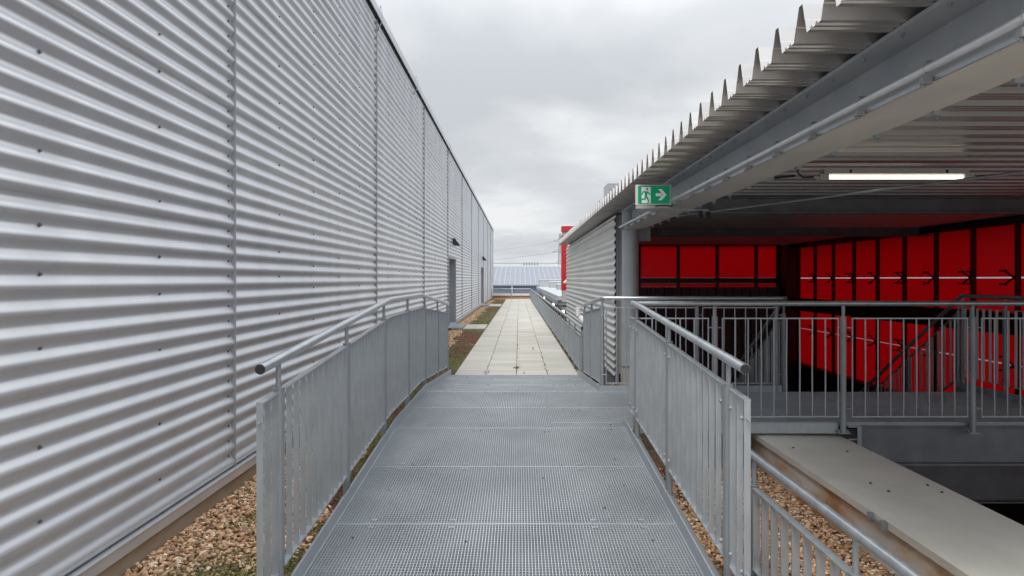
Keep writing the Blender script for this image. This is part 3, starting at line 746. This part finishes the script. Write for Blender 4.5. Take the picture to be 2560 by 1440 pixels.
def weed(x, y, n, r, lab, upright=False):
    m = MB()
    for k in range(n):
        a = 6.283*k/n+rng.uniform(-.3, .3); h = r*(.9 if upright else .35)*rng.uniform(.6, 1.2); L_ = r*(.45 if upright else 1)*rng.uniform(.7, 1.1)
        d = Vector((math.cos(a), math.sin(a), 0)); s_ = Vector((-d.y, d.x, 0))*r*(.05 if upright else .16); p = Vector((x, y, .0))
        m.poly([p, p+d*L_*.5+s_+Vector((0, 0, h)), p+d*L_+Vector((0, 0, h*.75)), p+d*L_*.5-s_+Vector((0, 0, h))])
    m.build('weed', M['weed'], None, label=lab, cat='weed', group='weeds in the path joints')
weed(-.035, 11.75, 11, .085, 'flat green weed rosette in the middle joint of the path, near the grating')
weed(.455, 12.15, 8, .045, 'small dark weed in the right joint of the path, near the grating', True)
weed(.08, 10.99, 8, .05, 'tiny upright weed where the grating meets the paving', True)
weed(.30, 14.6, 5, .09, 'thin pale sprig of weed on the third column of slabs', True)
weed(.99, 21.0, 9, .09, 'green weed at the foot of the low fence beside the path')

# ------------------------------------------------------------------ canopy
DKZ, TH, PITCH, XEAVE = 2.53, .131, .258, 1.155
def canopy():
    T = thing('canopy_roof', 'metal canopy roof of deep trapezoidal sheet with a saw-toothed eave, over the platform', 'roof', (4, 6, DKZ))
    m = MB(); p = PITCH; NR = 70; y0 = 19.9-NR*p
    prof = []
    for k in range(NR):
        y = y0+k*p
        prof += [(y, DKZ), (y+.10*p, DKZ), (y+.13*p, DKZ+.011), (y+.17*p, DKZ+.011), (y+.20*p, DKZ), (y+.28*p, DKZ), (y+.31*p, DKZ+.011), (y+.35*p, DKZ+.011), (y+.38*p, DKZ), (y+.50*p, DKZ),
                 (y+.56*p, DKZ+.055), (y+.575*p, DKZ+.060), (y+.66*p, DKZ+TH), (y+.79*p, DKZ+TH), (y+.90*p, DKZ+.060), (y+.92*p, DKZ+.055)]
    prof.append((19.9, DKZ))
    m.extr(prof, lambda y, z: (XEAVE, y, z), lambda y, z: (8.35, y, z)); m.build('deck_sheet', M['deck'], T)
    m = MB(); m.box(XEAVE+.012, 1.5, 10.04, 10.05, DKZ+.001, DKZ+.16); m.build('flashing', M['galvdull'], T)
    # cover layer over the deck, set back from the eave
    m = MB(); m.box(1.75, 8.4, 1.85, 19.95, DKZ+TH+.004, DKZ+TH+.06); m.build('roof_covering', M['darkwall'], T)
    def ib(name, a, b, zt, h, w, mw, mf):
        m = MB(); d = (Vector(b)-Vector(a)).normalized(); 
        A = Vector((a[0], a[1], 0)); B = Vector((b[0], b[1], 0)); u = lambda z: Vector((0, 0, z))
        m.bar(A+u(zt-.009), B+u(zt-.009), w, .018); m.bar(A+u(zt-h/2), B+u(zt-h/2), .011, h-.0365)
        o = m.build(name, mw, T); f = MB().bar(A+u(zt-h+.009), B+u(zt-h+.009), w, .018).build('lower_flange', mf, o); return o
    ib('main_beam', (1.632, 9.86), (1.632, 1.86), DKZ-.002, .272, .29, M['beam'], M['flange'])
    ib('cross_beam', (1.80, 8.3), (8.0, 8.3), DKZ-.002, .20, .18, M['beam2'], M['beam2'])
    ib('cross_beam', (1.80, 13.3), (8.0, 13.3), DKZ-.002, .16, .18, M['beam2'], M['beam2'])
    ib('edge_beam', (7.8, 1.9), (7.8, 19.7), DKZ-.002, .13, .12, M['fin'], M['fin'])
    m = MB(); m.tube([(1.80, 7.95, 2.27), (3.95, 3.68, 2.27)], .011, 10); m.build('tie_rod', M['galvdull'], T)
    m = MB()
    for k in range(26):
        y = 9.6-.3*k; m.bolt((1.515, y, DKZ-.02), (0, 0, -1), .006, .016)
    m.build('bolt_row', M['galvdull'], T)
canopy()
def conduit():
    T = thing('conduit', 'long galvanised conduit clipped along the lower edge of the main canopy beam', 'conduit', (1.47, 5, 2.28))
    MB().tube([(1.462, 9.95, 2.293), (1.462, 6.72, 2.293)], .0150, 16).build('tube', M['conduit'], T)
    MB().tube([(1.462, 6.60, 2.293), (1.462, 1.87, 2.293)], .0150, 16).build('tube', M['conduit'], T)
    k = 0; y = 9.6
    while y > 1.95:
        m = MB(); m.tube([(1.462+.0145*math.cos(t), y, 2.293+.0145*math.sin(t)) for t in np.linspace(-2.2, 3.6, 12)], .0022, 5)
        m.box(1.452, 1.478, y-.008, y+.008, 2.302, 2.320); m.box(1.44, 1.475, y-.012, y+.012, 2.236, 2.262)
        m.tube([(1.447, y, 2.25), (1.447, y, 2.222)], .004, 6); m.tube([(1.435, y, 2.232), (1.460, y, 2.228)], .003, 6)
        m.build('clamp', M['galvdull'], T)
        m = MB(); m.box(1.768, 1.80, y-.012, y+.012, 2.238, 2.268); m.tube([(1.79, y, 2.24), (1.79, y, 2.215)], .004, 6); m.tube([(1.778, y-.015, 2.224), (1.80, y+.015, 2.222)], .003, 6)
        m.build('clamp', M['galvdull'], T); y -= .477
    MB().box(1.478, 1.486, 1.87, 9.85, 2.246, 2.262).build('cable_strip', M['galvrail'], T)
conduit()
def pillar():
    T = thing('pillar', 'thick round galvanised pillar on a pale square base at the end of the main beam', 'pillar', (1.625, 9.98, GZ))
    m = MB(); m.cyl(1.625, 9.98, .285, DKZ-.012, .122, 36); m.build('shaft', M['beam'], T)
    m = MB(); m.box(1.50, 1.75, 9.855, 10.105, -.3, .262); m.build('base', M['concrete'], T)
    m = MB(); m.box(1.495, 1.755, 9.85, 10.11, .2625, .284); m.build('base_plate', M['galvdull'], T)
    m = MB(); m.box(1.48, 1.77, 9.84, 10.13, DKZ-.0115, DKZ-.003); m.build('head_plate', M['galvdull'], T)
    m = MB(); m.box(1.70, 1.74, 9.82, 9.86, 2.40, 2.45); m.build('junction_box', M['black'], T)
pillar()

def sign():
    y = 6.59; X0, X1, Z0, Z1 = 1.127, 1.468, 2.253, 2.448
    T = thing('exit_sign', 'green and white emergency exit sign with running figure and arrow, hung beside the beam', 'sign', (1.3, y, 2.23))
    H = MB().box(X0, X1, y, y+.045, Z0, Z1).build('housing', M['white'], T)
    g = MB().box(X0+.02, X1-.018, y-.003, y+.001, Z0+.012, Z1-.012).build('green_face', M['green'], H)
    MB().box(X0+.005, X1+.002, y-.002, y+.05, Z0-.035, Z0-.004).build('lower_tray', M['casing'], T)
    sx0, sx1, sz0, sz1 = X0+.02, X1-.018, Z0+.012, Z1-.012
    S = MB(); W = sx1-sx0; Hh = sz1-sz0; yy = y-.0045
    def P(u, v): return (sx0+u*W, yy, sz0+v*Hh)
    S.poly([P(.115, .03), P(.40, .03), P(.40, .94), P(.105, .94)][::1])
    ar = [(.56, .41), (.75, .41), (.645, .20), (.74, .20), (.905, .50), (.74, .82), (.645, .82), (.75, .59), (.56, .59)]
    S.poly([P(.56, .42), P(.75, .42), P(.75, .59), P(.56, .59)]); S.poly([P(.64, .19), P(.75, .19), P(.905, .505), P(.79, .505)]); S.poly([P(.79, .505), P(.905, .505), P(.75, .82), P(.64, .82)])
    S.build('white_pictogram', M['signwhite'], H)
    F = MB(); yy2 = y-.006
    def Q(u, v): return (sx0+u*W, yy2, sz0+v*Hh)
    F.poly([Q(.288+.035*math.cos(t), .82+.066*math.sin(t)) for t in np.linspace(0, 6.28, 17)[:-1]])
    def limb(a, b, w):
        A = Vector(Q(*a)); B = Vector(Q(*b)); d = (B-A).normalized(); s_ = Vector((-d.z, 0, d.x))*w*Hh/2; F.poly([A-s_, B-s_, B+s_, A+s_])
        for c in (A, B): F.poly([c+Vector((math.cos(t), -.0002, math.sin(t)))*w*Hh/2 for t in np.linspace(0, 6.28, 9)[:-1]])
    F.poly([Q(.21, .70), Q(.315, .68), Q(.275, .42), Q(.215, .38)])
    limb((.22, .68), (.155, .655), .075); limb((.155, .655), (.125, .52), .065); limb((.31, .66), (.35, .545), .065); limb((.35, .545), (.42, .55), .06)
    limb((.235, .40), (.215, .26), .09); limb((.215, .26), (.06, .24), .075); limb((.265, .42), (.34, .12), .09); limb((.34, .12), (.30, .03), .06)
    F.build('running_figure', M['green'], H)
    MB().bar((1.215, y+.03, 2.205), (1.83, y+.03, 2.205), .03, .02).build('mounting_bar', M['galvdull'], T)
    MB().tube([(1.315, y-.008, 2.236), (1.34, y-.012, 2.246), (1.42, y-.01, 2.247), (1.47, y-.002, 2.236), (1.475, y+.03, 2.262), (1.468, y+.06, 2.284)], .005, 8).build('cable', M['black'], T)
sign()
for x, y, l in ((1.735, 6.55, 'small black hanging spot lamp nearest the exit sign, under the main beam'), (1.83, 6.62, 'small black spot lamp at the right end of the exit sign bar')):
    T = thing('spot_lamp', l, 'spot lamp', (x, y, 2.19), 'black spot lamps under the beam')
    MB().tube([(x, y, 2.19), (x, y, 2.125)], .022, 14, r2=.026).build('lamp_body', M['black'], T)
    MB().box(x-.01, x+.01, y-.01, y+.01, 2.185, 2.20).build('bracket', M['galvdull'], T)
def batten(x0, x1, y, z, lit, lab):
    T = thing('batten_lamp', lab, 'batten lamp', ((x0+x1)/2, y, z), 'batten lamps under the canopy')
    MB().box(x0-.04, x1+.04, y-.035, y+.045, z+.022, z+.065).build('casing', M['casing'], T)
    for x in (x0-.075, x1+.0005):
        m = MB(); m.box(x, x+.0745, y-.04, y+.05, z-.03, z+.0215)
        xx = x if x < x0 else x+.0745; sg = -1 if x < x0 else 1; m.tube([(xx, y, z), (xx+sg*.04, y, z)], .014, 10); m.build('end_cap', M['casing'], T)
    MB().tube([(x0, y, z-.002), (x1, y, z-.002)], .017, 16).build('diffuser', M['tube'] if lit else M['casing'], T)
    for f in (.16, .87): MB().box(x0+(x1-x0)*f-.01, x0+(x1-x0)*f+.01, y-.038, y-.0352, z+.03, z+.055).build('clip', M['black'], T)
    if lit: MB().tube([(x0-.115, y, z), (x0-.20, y, z-.004), (x0-.24, y, z+.03), (x0-.25, y, z+.07), (x0-.29, y, z+.085)], .008, 8).build('cable', M['black'], T)
    MB().tube([(x1+.115, y, z), (x1+.20, y, z+.01), (x1+.30, y, z+.02)], .009, 8).build('cable', M['black'], T)
batten(2.58, 3.71, 5.72, 2.393, True, 'glowing tubular batten lamp under the canopy, right of the beam')
batten(1.84, 2.04, 5.80, 2.395, False, 'unlit batten lamp half hidden behind the main canopy beam')

# ------------------------------------------------------------------ corrugated screen wall on the right
def screen_wall():
    X = 1.418; T = thing('screen_wall', 'pale corrugated screen wall under the canopy eave, right of the paved path', 'wall', (X, 15, 0))
    m = MB(); sheet(m, 10.2, 13.7, .05, 2.49, X, -1, lap=False, ny=1); sheet(m, 13.706, 17.2, .05, 2.49, X, -1, lap=False); sheet(m, 17.206, 20.7, .05, 2.49, X, -1, lap=False)
    m.build('cladding', M['clad2'], T)
    m = MB(); m.box(X+.035, X+.075, 10.22, 20.69, -.2, 2.48); m.build('backing', M['door'], T)
    m = MB(); m.box(X+.08, X+.16, 10.24, 10.36, .12, 2.5); m.build('end_post', M['casing'], T)
    for z in (2.0, .86, .42): m = MB(); m.box(X+.162, X+.30, 10.26, 10.30, z, z+.015); m.build('ledge', M['galvdull'], T)
    m = MB(); m.box(X+.162, X+.6, 10.5, 10.55, 2.12, 2.34); m.box(X+.162, X+.6, 10.5, 10.55, .62, .74); m.build('rail', M['galvdull'], T)
    m = MB()
    for k, y in enumerate((10.27, 11.4, 12.5, 13.64, 13.78, 14.9, 16.0, 17.1, 17.28, 18.4, 19.5, 20.6)):
        for i in range(22):
            if k in (0, 3, 4, 7, 8, 11) or i % 3 == k % 3: m.bolt((X+2*WA, y, .05+WP*.5+i*WP), (-1, 0, 0), .007, .012)
    m.build('screws', M['galvdull'], T, kind='stuff')
    T = thing('flood_lamp', 'white flood lamp and sensor low on the corrugated screen wall', 'flood lamp', (1.3, 12.2, .9))
    m = MB(); m.tube([(1.12, 13.0, .83), (1.12, 13.0, 1.0)], .045, 16); m.build('sensor', M['white'], T)
    m = MB(); m.tube([(1.17, 12.9, .80), (1.24, 11.6, .66)], .05, 16); m.build('lamp_body', M['white'], T)
    m = MB(); m.tube([(1.40, 13.0, .9), (1.12, 13.0, .88)], .015, 8); m.tube([(1.15, 12.98, .86), (1.18, 12.8, .80)], .015, 8); m.build('arm', M['galv'], T)
    T = thing('vent_pipe', 'short beige vent pipe sticking out beyond the far end of the screen wall', 'pipe', (1.45, 21.2, 1.45))
    m = MB(); m.tube([(1.62, 21.2, 1.52), (1.50, 21.2, 1.50), (1.40, 21.2, 1.40)], .05, 12); m.build('pipe', M['cream'], T)
screen_wall()

# ------------------------------------------------------------------ red glass facades
def facades():
    T = thing('red_glass_facade', 'long red translucent glass facade with dark fins on the right of the hall', 'facade', (XR, 10, -1))
    step = 1.065; y1 = 19.80; ys = []
    y = 19.41
    while y > 3.8: ys.append(y); y -= step
    edges = [19.8]+ys
    def panel(z0, z1, ya, yb): MB().box(XR, XR+.012, ya, yb, z0, z1).build('glass_panel', M['red'], T)
    for a, b in zip(edges[1:], edges[:-1]):
        for (z0, z1) in ((1.57, 2.52), (.152, 1.55), (-1.3, .13)):
            panel(z0, z1, a+.006, b-.006)
    k = MB(); k.box(XR-.004, XR+.004, 4.0, 19.8, 1.556, 1.565); k.box(XR-.004, XR+.004, 4.0, 19.8, .137, .146); k.build('joint_seal', M['seal'], T)
    for i, y in enumerate(ys):
        if i % 2 == 1: k = MB(); k.box(XR-.006, XR-.001, y+.16, y+.168, -.8, 2.5); k.build('joint_seal', M['red'], T)
        MB().box(XR-.081, XR-.008, y-.025, y+.025, -1.3, 2.52).build('fin', M['fin'], T)
        for z in (1.56, .141):
            m = MB(); m.box(XR-.12, XR-.03, y-.055, y-.0255, z-.05, z+.05)
            for sy in ((1,) if i % 2 == 0 else (1, .25)):
                for sz in (-1, 1):
                    e = (XR-.05, y+.30*sy, z+.11*sz); m.bar((XR-.09, y+.02, z), e, .012, .03)
                    for q in (0, .10): m.tube([(XR-.055, e[1]+q, e[2]), (XR-.012, e[1]+q, e[2])], .018, 8)
                    m.bar((XR-.05, e[1], e[2]), (XR-.05, e[1]+.10, e[2]), .012, .012)
            m.build('glass_bracket', M['black'], T)
    MB().box(XR-.30, XR-.082, 4.0, 19.8, .66, 1.0).build('floor_beam', M['fin'], T)
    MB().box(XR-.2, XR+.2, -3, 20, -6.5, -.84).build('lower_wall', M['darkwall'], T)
    MB().box(XR-.16, XR-.0, 19.42, 20.0, -6, 2.53).build('corner_post', M['fin'], T)
    T = thing('rear_glass_facade', 'red glass panes with dark mullions on the rear wall facing the platform', 'facade', (5, 19.9, -1))
    Y = 19.85; s = 86.0; fx = lambda u: (u-1298)/s
    cuts = [1500, 1594.5, 1691.7, 1789, 1886, 1940]
    for a, b in zip(cuts[:-1], cuts[1:]):
        x0, x1 = fx(a+7.3), fx(b)
        MB().box(x0, x1, Y, Y+.012, 1.565, 2.512).build('glass_panel', M['red'], T)
        MB().box(x0, x1, Y, Y+.012, 1.30, 1.41).build('glass_panel', M['red'], T)
    for c in cuts: MB().box(fx(c), fx(c+7.3), Y-.06, Y+.02, 1.30, 2.513).build('mullion', M['fin'], T)
    MB().box(2.2, 7.6, Y-.05, Y+.05, 1.411, 1.564).build('transom', M['fin'], T); MB().box(2.2, 7.6, Y-.07, Y+.06, 2.50, 2.66).build('transom', M['fin'], T)
    MB().box(fx(1947), XR-.17, Y-.5, Y+.1, -6, 2.513).build('corner_wall', M['fin'], T)
    m = MB(); p = []; x = 1.6
    while x < 7.5: p += [(x, Y-.02), (x+.10, Y-.02), (x+.125, Y-.06), (x+.2, Y-.06), (x+.225, Y-.02)]; x += .25
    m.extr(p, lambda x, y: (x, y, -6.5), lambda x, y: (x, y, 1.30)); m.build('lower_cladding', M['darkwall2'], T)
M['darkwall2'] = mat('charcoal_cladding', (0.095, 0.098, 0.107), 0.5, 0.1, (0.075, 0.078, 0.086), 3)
facades()
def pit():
    m = MB(); m.box(1.0, XR, -4, 20, -6.4, -4.5); m.build('courtyard_floor', M['darkwall'], kind='structure')  # shade of the deep void is put into the dark floor and wall colour
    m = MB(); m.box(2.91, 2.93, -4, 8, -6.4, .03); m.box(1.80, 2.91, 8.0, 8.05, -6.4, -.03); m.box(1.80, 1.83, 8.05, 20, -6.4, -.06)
    m.build('courtyard_wall', M['darkwall'], None, label='wall darkened for shade, dropping into the courtyard below the cream coping and platform', cat='wall')
pit()

# ------------------------------------------------------------------ things beyond the canopy
def beyond():
    T = thing('roof_vent_box', 'pale grey metal vent box on top of the canopy roof behind the saw-toothed eave', 'vent box', (2.7, 18, 2.7))
    m = MB(); m.hexa([(2.29, 17.6, 2.66), (3.1, 17.6, 2.66), (3.1, 18.5, 2.66), (2.29, 18.5, 2.66), (2.29, 17.6, 3.984), (3.1, 17.6, 3.984), (3.1, 18.5, 3.984), (2.29, 18.5, 3.984)])
    m.build('box', M['galvrail'], T); MB().box(2.285, 3.105, 17.595, 18.505, 3.985, 4.00).build('lid', M['pale'], T)
    T = thing('red_portal', 'bright red portal frame standing behind the far end of the canopy', 'frame', (1.5, 22, .9))
    m = MB(); m.box(1.375, 1.56, 22.0, 22.45, 1.16, 2.94); m.build('upright', M['redpaint'], T)
    m = MB(); m.box(1.375, 3.4, 22.0, 22.45, 3.08, 3.24); m.build('top_beam', M['redpaint'], T)
    m = MB(); m.box(1.40, 3.35, 22.05, 22.4, 2.94, 3.079); m.build('glazed_strip', M['pale'], T)
    m = MB(); m.box(1.40, 1.70, 22.0, 22.45, .79, 1.159); m.build('base', M['concrete'], T)
    # lower building right of the path, its flat roof at eye level
    T = thing('flat_roof_building', 'low building with pale flat roof and dark side beyond the screen wall', 'building', (3, 40, -1))
    m = MB(); m.box(1.66, 14, 29.2, 66, .62, .80); m.build('roof_slab', M['pale'], T)
    m = MB(); m.box(1.70, 13.9, 29.3, 65.9, .40, .62); m.build('roof_edge', M['galvdull'], T)
    m = MB(); m.box(1.9, 13.5, 29.4, 65.5, -6.5, .399); m.build('wall', M['darkwall2'], T)  # plain charcoal wall set back under the slab
    m = MB(); m.box(1.70, 13.8, 22.6, 29.15, .0, .35); m.build('dark_gap_block', M['darkwall'], T)  # no roof here: added block, the gap's darkness put into its colour
    m = MB(); m.box(1.9, 13.8, 22.6, 29.15, -6.5, -.001); m.build('wall', M['darkwall'], T)
    m = MB(); m.box(1.62, 1.66, 29.3, 50, .56, .64)
    for k in range(40): m.box(1.60, 1.62, 29.3+.5*k, 29.33+.5*k, .40, .66)
    m.build('slotted_gutter', M['galv'], T)
    m = MB()
    for z in (-.2, .1, .3): m.bar((1.72, 20, z), (1.72, 50, z), .03, .03)
    m.build('cable_tray', M['galvdull'], T)
    for k, (y, lab) in enumerate(((24.5, 'small warm lamp in the dark slot, nearest the screen wall'), (31.5, 'small warm lamp in the dark slot below the flat roof, second along the fence'), (43, 'small warm lamp in the dark slot, farthest along the fence'))):
        L_ = thing('bulkhead_lamp', lab, 'lamp', (1.6, y, .35), 'lamps in the dark slot beside the path')
        MB().box(1.55, 1.63, y, y+.35, .30, .40).build('diffuser', M['glow'], L_); MB().box(1.63, 1.66, y-.02, y+.37, .28, .42).build('back_plate', M['black'], L_)
    for (x0, x1, y0, y1, z1, lab, mm) in ((2.6, 8, 46, 48, 1.20, 'nearest low pale box on the flat roof', 'pale'), (2.55, 9, 56, 58, 1.34, 'middle pale box on the flat roof', 'pale'), (1.85, 12, 62, 64, 1.50, 'rear long box with white lid on the flat roof', 'pale')):
        B = thing('roof_box', lab, 'roof box', ((x0+x1)/2, y0, .8), 'boxes on the flat roof')
        MB().box(x0, x1, y0, y1, .80, z1-.06).build('body', M[mm], B); MB().box(x0-.03, x1+.03, y0-.03, y1+.03, z1-.059, z1).build('lid', M['white'], B)
    # edge of the roof at the path's end
    T = thing('roof_edge_parapet', 'low ochre roof edge with white metal coping across the far end of the path', 'parapet', (0, 53, 0))
    MB().box(-6, 1.3, 54.2, 54.5, -.6, .20).build('upstand', M['ochre'], T); MB().box(-6, 1.35, 54.15, 54.55, .201, .36).build('coping', M['white'], T)
    MB().box(-2.1, 1.0, 52.02, 54.2, -.4, -.02).build('roof_strip', M['ochre'], None, kind='structure')
    # distant hall with the sloping seamed roof
    T = thing('distant_hall', 'distant hall with wide grey sloping seamed roof beyond the end of the path', 'building', (0, 72, -6))
    YB, YT, ZB, ZT = 72.0, 86.0, .95, 3.10
    m = MB(); m.hexa([(-45, YB, ZB-.25), (60, YB, ZB-.25), (60, YT, ZT-.25), (-45, YT, ZT-.25), (-45, YB, ZB), (60, YB, ZB), (60, YT, ZT), (-45, YT, ZT)])
    Rf = m.build('roof', M['farroof'], T)
    m = MB()
    for k in range(-60, 90): x = .1+k*.56; m.bar((x, YB, ZB+.02), (x, YT, ZT+.02), .05, .045)
    m.build('roof_seams', M['pale'], Rf, kind='stuff')
    m = MB()
    for k in range(1, 14):
        t = k/14; m.bar((-45, YB+(YT-YB)*t, ZB+(ZT-ZB)*t+.004), (60, YB+(YT-YB)*t, ZB+(ZT-ZB)*t+.004), .05, .012)
    m.build('cross_joints', M['pylon'], Rf)
    MB().box(-45, 60, YT, YT+.5, ZT-.3, ZT+.14).build('ridge_cap', M['white'], T)
    MB().bar((-45, YT+1, ZT+.42), (60, YT+1, ZT+.42), .08, .08).build('ridge_rail', M['pylon'], T)
    MB().box(-45, 60, YB-.25, YB, ZB-.12, ZB+.02).build('gutter', M['pale'], T)
    MB().box(-44, 59, YB+.2, YT+6, -6.5, ZB-.2).build('wall', M['bluegrey'], T)
    MB().cyl(-.75, YB-.1, -6, ZB-.1, .12, 10).build('downpipe', M['pale'], T)
    m = MB(); m.box(-45, 60, 60, 71.5, -6.5, -.35); m.build('connecting_roof', M['bluegrey'], T)
    for k in range(6):
        x = .62+k*.36; V = MB(); V.tube([(x, 90, 3.2), (x, 90, 3.75)], .16, 10, r2=.05); V.build('roof_vent', M['pylon'], None, label='small grey rounded vents in a row above the ridge of the distant hall', cat='roof vent', group='vents above the distant ridge')
    # pylon and wires
    T = thing('power_pylon', 'lattice power pylon far off, behind the red portal', 'pylon', (14, 240, -6))
    bx, by, s = 14.35, 240, 1.0; top = 17.5
    m = MB()
    def hw(z): return 1.0-(z+6)/(top+6)*.75
    for sx in (-1, 1):
        for sy in (-1, 1): m.tube([(bx+sx*hw(-6), by+sy, -6), (bx+sx*hw(top), by+sy*.3, top)], .10, 5)
    z = -6; f = 1
    while z < top-.7:
        h = hw(z)*1.5; m.tube([(bx-f*hw(z), by-1, z), (bx+f*hw(z+h), by-1, z+h)], .06, 4); m.tube([(bx+f*hw(z), by-1, z), (bx-f*hw(z+h), by-1, z+h)], .06, 4); z += h; f = -f
    m.build('mast', M['pylon'], T)
    for z, w in ((7.0, 1.8), (11.0, 2.6), (14.8, 2.2)):
        a = MB(); a.tube([(bx-w, by, z), (bx+w, by, z)], .10, 5); a.tube([(bx-w, by, z), (bx, by, z+1.0)], .07, 4); a.tube([(bx+w, by, z), (bx, by, z+1.0)], .07, 4); a.build('cross_arm', M['pylon'], T)
    for i, (z0, z1, lab) in enumerate(((14.6, 8.8, 'highest thin power line running left from the pylon'), (10.8, 6.4, 'middle power line running left from the pylon'), (6.8, 5.0, 'lowest thin power line running left from the pylon'))):
        w = MB(); pts = []
        for k in range(13):
            t = k/12; pts.append((bx-2-t*60, by+t*40, z0+(z1-z0)*t-5*t*(1-t)*.5))
        w.tube(pts, .035 if i != 1 else .05, 4); w.build('power_line', M['pylon'], None, label=lab, cat='power line', group='power lines')
beyond()

# ------------------------------------------------------------------ render settings
scn.render.engine = 'CYCLES'
scn.cycles.max_bounces = 8; scn.cycles.diffuse_bounces = 4; scn.cycles.glossy_bounces = 4
